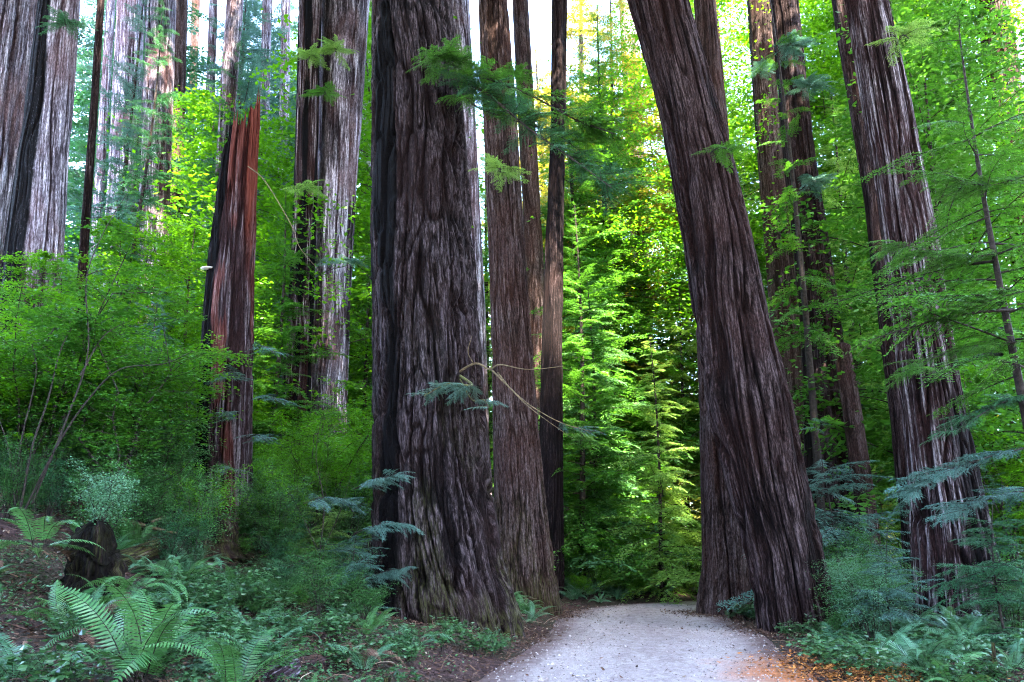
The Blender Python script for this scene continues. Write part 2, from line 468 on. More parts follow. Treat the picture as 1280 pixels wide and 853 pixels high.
# ------------------------------------------------------------------ redwood trunks
def trunk_mesh(name, rows, Y, mat, seg=128, nz=140, zadd=42.0, ridge=.06, freq=3.6, twist=0.0, flare=.35, lobes=5,
               char=None, wood=None, seed=1, moss=0.0, flute=.03, ztop=None, broken=None, zmax_top=.55, strf=.055):
    """rows: (py, left px, right px) of the outline, top to bottom; the trunk stands Y metres away. Returns mesh (around its base) and base point"""
    zz, cc, rr = [], [], []
    for py, xl, xr in rows:
        c = W((xl + xr) / 2, py, Y); zz.append(c[2]); cc.append(c[0]); rr.append((xr - xl) / 2 / FPX * depth(Y, c[2]))
    zz, cc, rr = map(np.array, (zz, cc, rr)); o = np.argsort(zz); zz, cc, rr = zz[o], cc[o], rr[o]
    base = float(gz(cc[0], Y - rr[0] * .5)) - .45
    zt = zz[-1] + zadd if ztop is None else ztop
    if nz:
        t = np.linspace(0, 1, nz)
        ft = min(CAM[2] + .80 * Y, zt - 1)
        k = int(nz * .84)
        z = np.concatenate([base + (ft - base) * np.linspace(0, 1, k, endpoint=False) ** 1.08, np.linspace(ft, zt, nz - k)])
    def ex(a):
        v = np.interp(z, zz, a)
        k = (a[-1] - a[0]) / (zz[-1] - zz[0]) if len(a) > 1 else 0
        up = z > zz[-1]
        v[up] = a[-1] + k * (z[up] - zz[-1]) * (1 if a is cc else .6)
        dn = z < zz[0]
        kd = (a[1] - a[0]) / (zz[1] - zz[0]) if len(a) > 1 else 0
        v[dn] = a[0] + kd * (z[dn] - zz[0]) * (.8 if a is cc else .3)
        return v
    cx, r = ex(cc), ex(rr)
    ker = np.exp(-np.linspace(-2, 2, 9) ** 2); ker /= ker.sum()
    pad = lambda a: np.convolve(np.pad(a, 4, mode='edge'), ker, 'valid')
    cx, r = pad(cx), np.maximum(pad(r), zmax_top * .2)
    th = np.linspace(0, 2 * np.pi, seg, endpoint=False)
    TH, Z = np.meshgrid(th, z, indexing='xy')          # (nz, seg)
    Rr = np.broadcast_to(r[:, None], TH.shape).copy(); CX = np.broadcast_to(cx[:, None], TH.shape)
    hb = Z - base
    rng = np.random.default_rng(seed)
    ph = rng.uniform(0, 6.28, 6)
    a = TH + twist * Z + .04 * np.sin(Z * .5 + ph[5])
    lob = .6 * np.cos(lobes * a + ph[0]) + .4 * np.cos((lobes + 3) * a + ph[1])
    fl = np.exp(-hb / (1.1 * r[0] + .5))
    if broken is None:
        Rr[-1] = .02; Rr[-2] *= .6
    body = 1 + flute * lob * (.5 + .5 * np.cos(Z * .4 + ph[2])) + flare * fl * (.35 + .65 * lob * .5)
    Rref = float(np.mean(rr))
    co = np.stack([np.cos(a) * Rref, np.sin(a) * Rref, Z], -1)
    warp = (fbm(co * np.array([.8, .8, .35]), 2, seed + 40) - .5) * .4
    co2 = co + np.stack([warp, -warp, warp * 0], -1)
    n1 = vnoise(co2 * np.array([freq, freq, freq * strf]), seed)
    n2 = vnoise(co2 * np.array([freq * 2.2, freq * 2.2, freq * strf * 2.4]), seed + 1)
    n3 = fbm(co2 * np.array([freq * 3, freq * 3, freq * .7]), 2, seed + 2)
    f1 = sstep(.0, .28, np.abs(2 * n1 - 1)); f2 = sstep(0, .34, np.abs(2 * n2 - 1))
    rid = f1 * .50 + f2 * .30 + n3 * .20
    Rr = Rr * body + ridge * (rid - .75) * np.clip(Rr / Rref, .4, 1.5)
    attrs = {'ridge': np.clip((rid - .1) / .8, 0, 1)}
    fa = -np.sin(a - twist * Z)                                        # +1 facing the camera
    sx = np.cos(TH)
    attrs['char'] = (char(TH, Z, hb, fbm(co * np.array([1.2, 1.2, .35]), 3, seed + 7)) if char else np.zeros_like(Z))
    attrs['wood'] = (wood(TH, Z, hb, fbm(co * np.array([2, 2, .5]), 3, seed + 8)) if wood else np.zeros_like(Z))
    attrs['moss'] = moss * np.exp(-hb / 2.0) * sstep(.45, .6, fbm(co * np.array([1.5, 1.5, .5]), 2, seed + 9))
    if broken is not None:                      # a snapped top: every strand ends at a height of its own
        top = broken(TH[0])
        Z = base + (top[None] - base) * t[:, None] ** 1.1
        Rr = Rr * (1 - .06 * sstep(.93, 1, t)[:, None])
    X = CX + Rr * np.cos(TH); Yy = Y + Rr * np.sin(TH)
    V = np.stack([X, Yy, Z], -1)
    n = len(z)
    i, j = np.meshgrid(np.arange(n - 1), np.arange(seg), indexing='ij'); j2 = (j + 1) % seg
    F = np.stack([i * seg + j, i * seg + j2, (i + 1) * seg + j2, (i + 1) * seg + j], -1).reshape(-1, 4)
    V = V.reshape(-1, 3); cof = co.reshape(-1, 3)
    A = {k: v.reshape(-1) for k, v in attrs.items()}
    if broken is not None:                      # hollow inside of the broken top
        last = (n - 1) * seg
        ring = V[last:last + seg]; c0 = ring.mean(0)
        lo = c0 + (ring - c0) * np.array([.72, .72, 0]) + np.array([0, 0, -1.6])
        nb = len(V)
        V = np.concatenate([V, lo, [c0 + np.array([0, 0, -1.9])]])
        jj = np.arange(seg); k2 = (jj + 1) % seg
        F = np.concatenate([F, np.stack([last + jj, last + k2, nb + k2, nb + jj], -1), np.stack([nb + jj, nb + k2, np.full(seg, nb + seg), np.full(seg, nb + seg)], -1)[:0]])
        cof = np.concatenate([cof, cof[last:last + seg], cof[last:last + 1]])
        for k in A: A[k] = np.concatenate([A[k], np.full(seg + 1, 1.0 if k == 'wood' else .3 if k == 'ridge' else 0)])
    bp = np.array([cx[0], Y, base + .45])
    V = V - bp
    me = make_mesh(name, V, F, [mat], A, smooth=True, vecs={'bark_co': cof})
    info = dict(base=bp, z=z, cx=cx, r=r, Y=Y)
    return me, info


# ------------------------------------------------------------------ foliage building blocks
def bough(L=2.0, nsec=15, spacing=.045, ll=.06, lw=.016, droop=.22, spread=.42, seed=0, dens=1.0, stem=True, tipup=0.0):
    """flat conifer bough growing along +X; returns leaf quads, tints and the stem polylines"""
    g = np.random.default_rng(seed)
    xs = np.linspace(.10, 1.0, nsec)
    axis = lambda x: np.stack([x * L, .06 * L * np.sin(x * 3 + seed), -droop * L * x ** 2 + tipup * L * x ** 4 + .08 * L * x], -1)
    P, D, Sd, LL, T = [], [], [], [], []
    stems = [(axis(np.linspace(0, 1, 7)), .011 * L ** .5 + .004, .003)]
    for k, x in enumerate(xs):
        for s in (-1, 1):
            if g.random() > dens: continue
            ln = L * spread * (1 - .72 * x) * (.35 + .65 * min(1, x / .22)) * g.uniform(.65, 1.2)
            if x > .97: ln = L * .12
            ang = R(58) * s * (1 - .45 * x) + g.normal(0, .12)
            o = axis(np.array([x + g.normal(0, .012)]))[0]
            d = np.array([math.cos(ang), math.sin(ang), -.12 + g.normal(0, .10)]); d /= np.linalg.norm(d)
            m = max(2, int(ln / spacing))
            tt = (np.arange(m) + g.uniform(.2, .8, m)) / m
            pts = o + d * (tt * ln)[:, None] + np.array([0, 0, -1]) * (.25 * ln * tt ** 2)[:, None]
            side = np.array([-d[1], d[0], 0]); side /= np.linalg.norm(side)
            up = np.cross(d, side)
            for q in (-1, 1):
                a2 = R(52) + g.normal(0, .15, m)
                dd = d * np.cos(a2)[:, None] + side * (q * np.sin(a2))[:, None] + up * g.normal(-.05, .22, (m, 1))
                dd = unit(dd)
                sd = unit(np.cross(dd, up + g.normal(0, .35, (m, 3))))
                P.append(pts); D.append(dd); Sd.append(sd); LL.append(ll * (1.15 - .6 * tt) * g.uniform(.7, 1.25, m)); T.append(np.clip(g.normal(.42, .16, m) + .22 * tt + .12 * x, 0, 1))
            if m > 3:
                stems.append((np.stack([o, pts[m // 2], pts[-1]]), .004, .002))
    P, D, Sd, LL, T = map(np.concatenate, (P, D, Sd, LL, T))
    Q = leaves(P, D, Sd, LL, LL * (lw / ll), .05)
    return Q, T, stems


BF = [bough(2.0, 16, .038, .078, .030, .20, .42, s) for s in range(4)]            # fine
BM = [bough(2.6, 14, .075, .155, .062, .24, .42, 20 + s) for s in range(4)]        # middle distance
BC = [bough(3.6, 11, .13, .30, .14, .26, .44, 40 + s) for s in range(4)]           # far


def rotm(az, pitch=0.0, roll=0.0):
    return np.array(Matrix.Rotation(az, 3, 'Z') @ Matrix.Rotation(-pitch, 3, 'Y') @ Matrix.Rotation(roll, 3, 'X'))


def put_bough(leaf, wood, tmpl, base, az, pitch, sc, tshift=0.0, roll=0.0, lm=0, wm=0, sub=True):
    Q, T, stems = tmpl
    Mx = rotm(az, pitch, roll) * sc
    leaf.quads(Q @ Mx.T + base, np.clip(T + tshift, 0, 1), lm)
    if wood is not None:
        for k, (pl, r0, r1) in enumerate(stems):
            if k and not sub: break
            wood.tube(pl @ Mx.T + base, r0 * sc, r1 * sc, 4 if k == 0 else 3, wm)


def conifer_meshes(name, h, nb, Lmax, base_f, tm, seed, r0=.10, lmat='con_mid', lean=.02, sub=False, shape=.8, gap=0.0, tl=2.0, wmat='twig'):
    g = np.random.default_rng(seed)
    lf, wd = MB(), MB()
    zs = np.linspace(0, 1, 14)
    off = np.stack([np.sin(zs * 3 + seed) * lean * h * zs, np.cos(zs * 2.3 + seed * 2) * lean * h * zs, zs * h], -1)
    off[0, :2] = 0
    wd.tube(np.vstack([off[0] - [0, 0, .3], off]), r0, .012, 8, radii=np.r_[r0 * 1.25, r0 * (1 - .93 * zs) ** .9])
    az = g.uniform(0, 6.28)
    for i in range(nb):
        f = (i + g.uniform(0, 1)) / nb
        u = base_f + (1 - base_f) * f ** 1.05
        if gap and vnoise(np.array([[u * 9, seed, 0.]]), 3)[0] < gap: continue
        p = np.array([np.interp(u, zs, off[:, k]) for k in range(3)])
        az += 2.399 + g.normal(0, .5)
        L = (Lmax * (1 - f) ** shape + .35) * g.uniform(.4, 1.2)
        pit = R(18) * f + R(-4) + g.normal(0, .20)
        put_bough(lf, wd, tm[g.integers(len(tm))], p, az, pit, L / tl, g.normal(0, .10), g.normal(0, .2), sub=sub)
    return lf.mesh(name + '_crown', [M[lmat]]), wd.mesh(name + '_trunk', [M[wmat]], True)


CON = {
    'fine0': conifer_meshes('hemlock', 8.5, 150, 3.0, .08, BF, 101, .09, 'con_mid', sub=True),
    'fine1': conifer_meshes('hemlock', 6.0, 130, 2.9, .06, BF, 102, .05, 'con_blue', sub=True, gap=.3, lean=.05),
    'fine3': conifer_meshes('hemlock', 9.5, 46, 2.6, .38, BF, 104, .085, 'con_mid', sub=True, gap=.25),
    'slim': conifer_meshes('hemlock', 18., 40, 1.5, .35, BM, 105, .11, 'con_mid', gap=.35, tl=2.6),
    'fine2': conifer_meshes('hemlock', 10., 105, 2.8, .22, BF, 103, .10, 'con_dark', sub=True),
    'mid0': conifer_meshes('hemlock', 17., 190, 3.9, .08, BM, 111, .16, 'con_mid', tl=2.6),
    'mid1': conifer_meshes('hemlock', 22., 230, 4.4, .15, BM, 112, .19, 'con_dark', gap=.22, tl=2.6),
    'mid2': conifer_meshes('hemlock', 13., 150, 3.3, .05, BM, 113, .12, 'con_light', tl=2.6),
    'mid3': conifer_meshes('hemlock', 19., 200, 4.2, .25, BM, 114, .16, 'con_mid', gap=.3, tl=2.6),
    'mid5': conifer_meshes('hemlock', 20., 150, 2.3, .15, BM, 116, .13, 'con_dark', gap=.2, tl=2.6),
    'mid4': conifer_meshes('hemlock', 16., 170, 3.6, .10, BM, 115, .14, 'con_blue', gap=.2, tl=2.6),
    'far0': conifer_meshes('far_tree', 34., 300, 7.5, .06, BC, 121, .42, 'con_far', tl=3.6),
    'far1': conifer_meshes('far_tree', 40., 320, 7.0, .10, BC, 122, .50, 'con_far', gap=.2, tl=3.6),
    'far2': conifer_meshes('far_tree', 28., 260, 7.0, .04, BC, 123, .36, 'con_mid', tl=3.6),
}


def top_crown(seed, h=26., nb=80, Lmax=5.0, lmat='con_dark'):
    g = np.random.default_rng(seed); lf = MB()
    for i in range(nb):
        f = (i + g.random()) / nb
        L = (Lmax * math.sin(math.pi * (.12 + .83 * f)) ** .7 + .5) * g.uniform(.6, 1.2)
        put_bough(lf, None, BC[g.integers(4)], np.array([0, 0, f * h]), g.uniform(0, 6.28), R(-6) + g.normal(0, .15), L / 3.6, g.normal(0, .1))
    return lf.mesh('redwood_crown', [M[lmat]])


TOPS = [top_crown(200), top_crown(201, 30, 90, 5.5)]


def shrub_meshes(name, h, rad, nst, nleaf, ll, lw, seed, lmat, layered=True, wmat='twig', lean=(0, 0), flat=.5, stem_r=.02, base_f=.3):
    """broadleaf bush: stems that arch outwards, side twigs, leaves held in flat layers"""
    g = np.random.default_rng(seed); lf, wd = MB(), MB()
    nodes = []
    for i in range(nst):
        a = g.uniform(0, 6.28); sp_ = rad * g.uniform(.25, 1.0); hh = h * g.uniform(.55, 1.0)
        t = np.linspace(0, 1, 8)
        wob = g.normal(0, .05 * h, (8, 3)) * t[:, None]
        p = np.stack([np.cos(a) * sp_ * t ** 1.4 + lean[0] * t ** 1.3, np.sin(a) * sp_ * t ** 1.4 + lean[1] * t ** 1.3, hh * (t * 1.25 - .25 * t ** 2.5)], -1) + wob
        p[0] = [np.cos(a) * .06, np.sin(a) * .06, -.15]
        wd.tube(p, stem_r * g.uniform(.6, 1.2), stem_r * .2, 5)
        ntw = int(5 + 5 * h / 2)
        for k in range(ntw):
            u = base_f + (1 - base_f) * (k + g.random()) / ntw
            o = np.array([np.interp(u, t, p[:, q]) for q in range(3)])
            b = g.uniform(0, 6.28); ln = rad * g.uniform(.25, .65) * (1.15 - .5 * u)
            d = np.array([math.cos(b), math.sin(b), g.uniform(-.1, .35)])
            e = o + d * ln
            mid = (o + e) / 2 + np.array([0, 0, .08 * ln])
            wd.tube(np.stack([o, mid, e - [0, 0, .05 * ln]]), stem_r * .22, stem_r * .08, 3)
            nodes.append((o, mid, e, ln))
    per = max(3, nleaf // len(nodes))
    P, D, Sd, LL, T = [], [], [], [], []
    for o, mid, e, ln in nodes:
        u = g.random(per) ** .7
        base = o + (e - o) * u[:, None] + g.normal(0, 1, (per, 3)) * np.array([.16, .16, .05 if layered else .14]) * ln
        a = g.uniform(0, 6.28, per)
        d = unit(np.stack([np.cos(a), np.sin(a), g.normal(-.15, flat * .5, per)], -1))
        upv = unit(np.stack([g.normal(0, flat, per), g.normal(0, flat, per), np.ones(per)], -1))
        P.append(base); D.append(d); Sd.append(unit(np.cross(d, upv))); LL.append(ll * g.uniform(.6, 1.3, per)); T.append(np.clip(g.normal(.45, .2) + g.normal(0, .14, per), 0, 1))
    P, D, Sd, LL, T = map(np.concatenate, (P, D, Sd, LL, T))
    lf.quads(leaves(P, D, Sd, LL, LL * lw, .08), T)
    return lf.mesh(name + '_leaves', [M[lmat]]), wd.mesh(name + '_stems', [M[wmat]], True)


SHR = {
    'maple0': shrub_meshes('vine_maple', 5.0, 2.6, 6, 9000, .085, .75, 301, 'maple', stem_r=.035, flat=.35),
    'maple1': shrub_meshes('vine_maple', 6.5, 3.0, 6, 10500, .09, .75, 302, 'maple', stem_r=.04, flat=.35),
    'maple2': shrub_meshes('vine_maple', 3.6, 2.2, 7, 7500, .075, .75, 303, 'maple', stem_r=.025, flat=.4),
    'huck0': shrub_meshes('huckleberry', 1.7, .95, 12, 5200, .040, .55, 311, 'shrub', False, stem_r=.012, flat=.6),
    'huck1': shrub_meshes('huckleberry', 1.2, .8, 12, 4200, .038, .6, 312, 'shrub', False, stem_r=.010, flat=.6),
    'huck2': shrub_meshes('huckleberry', 2.4, 1.2, 12, 6500, .048, .55, 313, 'shrub', False, stem_r=.015, flat=.55),
    'salal0': shrub_meshes('salal', .5, .45, 9, 330, .085, .62, 314, 'sorrel', False, stem_r=.006, flat=.45),
}


def frond_quads(L, seed, npin=34, wmax=.115, arch=1.25, lift=R(62)):
    """sword fern frond along +X, rising and arching over"""
    g = np.random.default_rng(seed)
    t = np.linspace(0, 1, 40)
    ang = lift - arch * t ** 1.1 * (1 + .25 * t)
    dx, dz = np.cos(ang), np.sin(ang)
    x = np.r_[0, np.cumsum((dx[1:] + dx[:-1]) / 2)] / 39 * L; z = np.r_[0, np.cumsum((dz[1:] + dz[:-1]) / 2)] / 39 * L
    y = .05 * L * np.sin(t * 2.2 + seed)
    ax = np.stack([x, y, z], -1)
    tn = unit(np.gradient(ax, axis=0))
    side = unit(np.cross(tn, np.array([0, 0, 1.0]) + 0 * tn)); side = np.where(np.linalg.norm(side, axis=1)[:, None] < .1, np.array([0, 1., 0]), side)
    up = unit(np.cross(side, tn))
    pt = np.linspace(.12, .985, npin)
    mb = MB()
    I = lambda A: np.stack([np.interp(pt, t, A[:, k]) for k in range(3)], -1)
    o, tt, ss, uu = I(ax), unit(I(tn)), unit(I(side)), unit(I(up))
    prof = wmax * L * np.clip(np.sin(np.pi * np.clip(.10 + pt * .93, 0, 1)) ** .55, .05, 1) * np.where(pt > .6, 1 - ((pt - .6) / .42) ** 1.6, 1)
    for q in (-1, 1):
        d = unit(ss * q + tt * .28 + uu * (-.12 + g.normal(0, .07, (npin, 1))))
        sd = unit(tt + uu * .1 * q)
        ln = prof * g.uniform(.88, 1.08, npin)
        w = L * .86 / npin * .78
        # each leaflet: broad at the rachis, pointed
        n = np.cross(d, sd)
        droop = -uu * (ln * .10)[:, None]
        a = o - sd * w * .5; b = o + sd * w * .5
        c = o + d * (ln * .72)[:, None] + sd * w * .36 + droop * .6; e = o + d * (ln * .72)[:, None] - sd * w * .22 + droop * .6
        tip = o + d * ln[:, None] + sd * w * .3 + droop
        T = np.clip(g.normal(.5, .12, npin), 0, 1)
        mb.quads(np.stack([a, b, c, e], 1), T); mb.quads(np.stack([e, c, tip, (e + tip) / 2], 1), np.clip(T + .1, 0, 1))
    mb.tube(ax[::4], .0055 * L ** .5, .0015, 4, 1)
    return mb


def leafy_tree(name, h, rad, seed, lmat, nleaf=16000, ll=.17, trunk_r=.13, base_f=.15):
    g = np.random.default_rng(seed); lf, wd = MB(), MB()
    t = np.linspace(0, 1, 10); ax = np.stack([np.sin(t * 3 + seed) * .04 * h * t, np.cos(t * 2 + seed) * .04 * h * t, t * h], -1); ax[0] = [0, 0, -.3]
    wd.tube(ax, trunk_r, .02, 7)
    nodes = []
    nl = int(26 + h)
    for k in range(nl):
        f = (k + g.random()) / nl; u = base_f + (1 - base_f) * f
        o = np.array([np.interp(u, t, ax[:, q]) for q in range(3)])
        a = k * 2.4 + g.normal(0, .4); ln = rad * (.35 + .9 * math.sin(math.pi * (.15 + .8 * f))) * g.uniform(.45, 1.0)
        d = np.array([math.cos(a), math.sin(a), g.uniform(.0, .5)])
        q = np.stack([o, o + d * ln * .5 + [0, 0, .06 * ln], o + d * ln - [0, 0, .08 * ln]]); q = catmull(q, 4)
        wd.tube(q, trunk_r * .28 * (1.2 - u), .008, 4)
        for c_ in range(6):
            e = q[g.integers(2, len(q))] + g.normal(0, 1, 3) * np.array([.22, .22, .12]) * ln
            nodes.append((e, ln * g.uniform(.10, .22)))
    per = nleaf // len(nodes); P, D, Sd, LL, T = [], [], [], [], []
    for e, r in nodes:
        P.append(e + g.normal(0, 1, (per, 3)) * np.array([1, 1, .26]) * r)
        a = g.uniform(0, 6.28, per); D.append(unit(np.stack([np.cos(a), np.sin(a), g.normal(-.2, .3, per)], -1)))
        Sd.append(unit(np.cross(D[-1], unit(np.stack([g.normal(0, .45, per), g.normal(0, .45, per), np.ones(per)], -1))))); LL.append(ll * g.uniform(.6, 1.3, per)); T.append(np.clip(g.normal(.45, .2) + g.normal(0, .14, per), 0, 1))
    P, D, Sd, LL, T = map(np.concatenate, (P, D, Sd, LL, T))
    lf.quads(leaves(P, D, Sd, LL, LL * .66, .08), T)
    return lf.mesh(name + '_crown', [M[lmat]]), wd.mesh(name + '_trunk', [M['twig']], True)


CON['leafy0'] = leafy_tree('maple', 15., 4.2, 601, 'maple', 20000)
CON['leafy1'] = leafy_tree('maple', 20., 5.0, 602, 'maple', 36000, .15)
CON['leafy3'] = leafy_tree('maple', 30., 6.0, 604, 'maple', 62000, .145, .2)
CON['leafy2'] = leafy_tree('maple', 11., 3.4, 603, 'maple', 15000, .15)

FROND_MATS = [M['fern'], M['twig']]
FROND = [frond_quads(1.0, 400 + k, 34, .115, a, R(l)) for k, (a, l) in enumerate(((1.15, 62), (1.5, 72), (.95, 50), (1.85, 66), (1.3, 78)))]
FROND_ME = [f.mesh('frond', FROND_MATS) for f in FROND]
FROND_BL = [f.mesh('frond', [M['fern_blue'], M['twig']]) for f in FROND]
FROND_DEAD = [f.mesh('frond', [M['dead'], M['twig']]) for f in FROND]


def fern_whole(seed, n=18, mats=FROND_MATS):
    g = np.random.default_rng(seed); mb = MB()
    for k in range(n):
        V, F, T, Mi = FROND[g.integers(5)].arrays()
        az = k * 2.399 + g.normal(0, .25); s = g.uniform(.65, 1.1)
        Mx = rotm(az, g.normal(0, .18), g.normal(0, .25)) * s
        mb.V.append(V @ Mx.T + np.array([0.03 * math.cos(az), .03 * math.sin(az), 0])); mb.F.append(F + mb.n); mb.T.append(np.clip(T + g.normal(0, .12), 0, 1)); mb.M.append(Mi); mb.n += len(V)
    return mb.mesh('fern_fronds', mats)


FERN = [fern_whole(500 + k, 14 + 2 * k) for k in range(4)]
FERN_D = [fern_whole(520, 10, [M['dead'], M['twig']])]
FERN_B = [fern_whole(510 + k, 14 + 2 * k, [M['fern_blue'], M['twig']]) for k in range(3)]


# ------------------------------------------------------------------ the redwoods
INFO = {}
KEEP_OUT = []


def redwood(key, label, rows, Y, mat, crown=None, group=None, cat='redwood', name='redwood_tree', **kw):
    me, info = trunk_mesh('trunk', rows, Y, M[mat], **kw)
    b = info['base']
    root = thing(name, label, cat, b, group=group)
    link('trunk', me, root)
    INFO[key] = dict(info, root=root)
    KEEP_OUT.append((b[0], b[1], max(info['r'][0], .4) + .35))
    if crown is not None:
        zc = crown
        i = np.argmin(abs(info['z'] - zc))
        c = link('crown', TOPS[hash(key) % 2 if False else (len(INFO) % 2)], root)
        c.location = (info['cx'][i] - b[0], 0, zc - b[2]); c.rotation_euler = (0, 0, random.uniform(0, 6))
    return root


def frame_top(Y): return CAM[2] + .784 * Y


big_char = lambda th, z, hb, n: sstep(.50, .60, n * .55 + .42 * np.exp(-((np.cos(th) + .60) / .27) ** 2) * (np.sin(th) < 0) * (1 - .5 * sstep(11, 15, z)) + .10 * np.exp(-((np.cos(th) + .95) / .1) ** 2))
redwood('big', 'massive dark redwood with fire-blackened stripe on the left bank above the road',
        [(-60, 468, 556), (0, 467, 562), (150, 467, 578), (300, 467, 590), (450, 470, 600), (600, 470, 611), (700, 470, 623), (770, 466, 642)], 16.0, 'bark_big',
        crown=30, seg=640, nz=520, ridge=.23, freq=4.6, strf=.12, flare=.22, lobes=6, seed=11, char=big_char, moss=.5, zadd=40, flute=.035)
redwood('second', 'straight brown-grey redwood standing close behind the massive blackened one beside the road bend',
        [(0, 598, 634), (150, 604, 646), (300, 611, 655), (400, 614, 662), (550, 617, 674), (650, 619, 684), (745, 620, 698)], 21.5, 'bark_mid',
        crown=27, seg=380, nz=340, ridge=.09, freq=6.5, strf=.08, flare=.12, lobes=5, seed=12, moss=.5)
redwood('third', 'narrow dark redwood right of the brown-grey one at the road bend',
        [(0, 690, 709), (150, 688, 707), (300, 682, 704), (500, 675, 703), (735, 671, 704)], 27.0, 'bark_dark', crown=30, seg=200, nz=180, ridge=.07, seed=13, char=lambda th, z, hb, n: .45 + .3 * sstep(.45, .6, n))  # shade painted into the whole bark, which otherwise catches the sun
redwood('fourth', 'shaded redwood half hidden behind the brown-grey one, bluish at its top',
        [(0, 640, 660), (200, 650, 672), (400, 660, 684), (720, 668, 694)], 33.0, 'bark_mid', crown=46, seg=160, nz=140, ridge=.05, seed=14)
redwood('fifth', 'pale redwood seen in the slit between the massive trunk and the brown-grey one',
        [(0, 560, 586), (200, 571, 597), (400, 580, 607), (600, 588, 614), (690, 590, 618)], 31.0, 'bark_pale', crown=46, seg=160, nz=140, ridge=.07, seed=15)

redwood('lean', 'great leaning redwood with spiralling bark at the right edge of the road',
        [(-60, 772, 845), (0, 787, 857), (100, 815, 886), (200, 838, 914), (300, 856, 938), (400, 870, 960), (500, 882, 985), (600, 908, 1006), (700, 936, 1030), (785, 951, 1047)], 17.5, 'bark_dark',
        crown=25, seg=560, nz=460, ridge=.17, freq=4.6, flare=.06, lobes=4, seed=21, twist=-.055, flute=.075, zadd=38, strf=.06)
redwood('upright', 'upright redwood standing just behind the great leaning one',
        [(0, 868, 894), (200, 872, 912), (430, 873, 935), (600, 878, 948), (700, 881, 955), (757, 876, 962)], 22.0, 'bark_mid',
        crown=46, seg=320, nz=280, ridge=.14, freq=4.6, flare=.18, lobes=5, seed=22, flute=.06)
redwood('grey', 'slim grey redwood among blue-green boughs behind the leaning trunk',
        [(0, 934, 962), (150, 944, 974), (300, 956, 988), (450, 968, 1006), (730, 990, 1036)], 30, 'bark_mid', crown=48, seg=160, nz=140, ridge=.05, seed=23)
redwood('reddark', 'dark reddish redwood in deep shade right of the leaning trunk',
        [(0, 964, 996), (200, 980, 1018), (300, 992, 1034), (400, 1002, 1048), (500, 1006, 1060), (600, 1008, 1074), (730, 1010, 1090)], 25, 'bark_dark',
        crown=46, seg=180, nz=160, ridge=.09, seed=24)
redwood('stem', 'short thick brown trunk leaning left behind ferns right of the leaning redwood',
        [(440, 1043, 1063), (500, 1052, 1074), (620, 1068, 1092), (735, 1080, 1108)], 22, 'bark_mid', seg=120, nz=110, ridge=.05, seed=25, zadd=.3)
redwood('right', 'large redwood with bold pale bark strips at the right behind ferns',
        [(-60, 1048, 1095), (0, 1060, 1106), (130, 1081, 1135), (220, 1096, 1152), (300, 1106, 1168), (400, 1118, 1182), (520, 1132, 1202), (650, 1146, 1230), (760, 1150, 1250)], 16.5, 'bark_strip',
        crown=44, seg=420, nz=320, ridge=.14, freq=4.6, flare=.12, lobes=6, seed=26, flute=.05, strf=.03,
        char=lambda th, z, hb, n: .85 * sstep(.40, .60, n * .5 + .32 * sstep(8.5, 3, z) * sstep(-.6, .3, np.cos(th))))  # darkening low on this trunk is shade put into the bark colour
redwood('right_back', 'dark redwood pressed close behind the pale-stripped one at right',
        [(0, 1040, 1072), (150, 1066, 1098), (250, 1082, 1112), (350, 1092, 1126), (500, 1112, 1146), (740, 1136, 1172)], 20.5, 'bark_dark', crown=46, seg=160, nz=140, ridge=.07, seed=27)
redwood('right_far', 'shadowy redwood high at the right edge behind the leaves',
        [(0, 1222, 1258), (200, 1250, 1288), (700, 1318, 1362)], 30, 'bark_mid', crown=33, seg=120, nz=100, seed=28)
redwood('dark_gap', 'thin dark trunk between the leaning redwood and the grey one',
        [(0, 880, 896), (200, 898, 914), (700, 940, 960)], 36, 'bark_dark', crown=38, seg=100, nz=100, seed=29)

redwood('far_left', 'broad pale redwood cut by the left edge of the view',
        [(0, -36, 47), (100, -46, 38), (200, -55, 27), (280, -62, 14), (420, -78, 0)], 24, 'bark_pale', crown=30, seg=240, nz=180, ridge=.12, freq=2.6, seed=31)
redwood('charred', 'half burnt redwood, black left side and violet-grey right side',
        [(0, 52, 97), (100, 40, 90), (200, 27, 82), (300, 14, 77), (420, -2, 72), (560, -18, 66)], 21, 'bark_pale', crown=26, seg=220, nz=180, ridge=.09, freq=3.2, seed=32,
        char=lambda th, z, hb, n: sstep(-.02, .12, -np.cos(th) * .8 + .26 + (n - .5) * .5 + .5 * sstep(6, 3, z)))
redwood('pale_three', 'tall pale violet redwood left of the broken snag with a dark left edge',
        [(0, 184, 219), (200, 176, 212), (400, 166, 206), (600, 158, 198)], 31, 'bark_pale', crown=37, seg=180, nz=150, ridge=.08, freq=2.8, seed=33,
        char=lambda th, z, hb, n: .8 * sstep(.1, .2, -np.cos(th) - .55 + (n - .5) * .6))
redwood('pale_two', 'grey redwood partly hidden by hemlock boughs left of the tall pale violet one',
        [(0, 148, 180), (200, 138, 172), (400, 126, 162), (600, 116, 152)], 36, 'bark_pale', crown=40, seg=140, nz=120, ridge=.07, seed=34)
redwood('dim', 'dim brown redwood just right of the tall pale violet one',
        [(0, 214, 234), (200, 207, 229), (400, 198, 224), (600, 190, 218)], 38, 'bark_mid', crown=40, seg=120, nz=110, seed=35)
redwood('slender', 'slender pale redwood rising directly behind the broken snag',
        [(0, 284, 304), (140, 274, 294), (300, 265, 286), (600, 248, 274)], 33, 'bark_pale', crown=40, seg=140, nz=120, ridge=.05, seed=36)
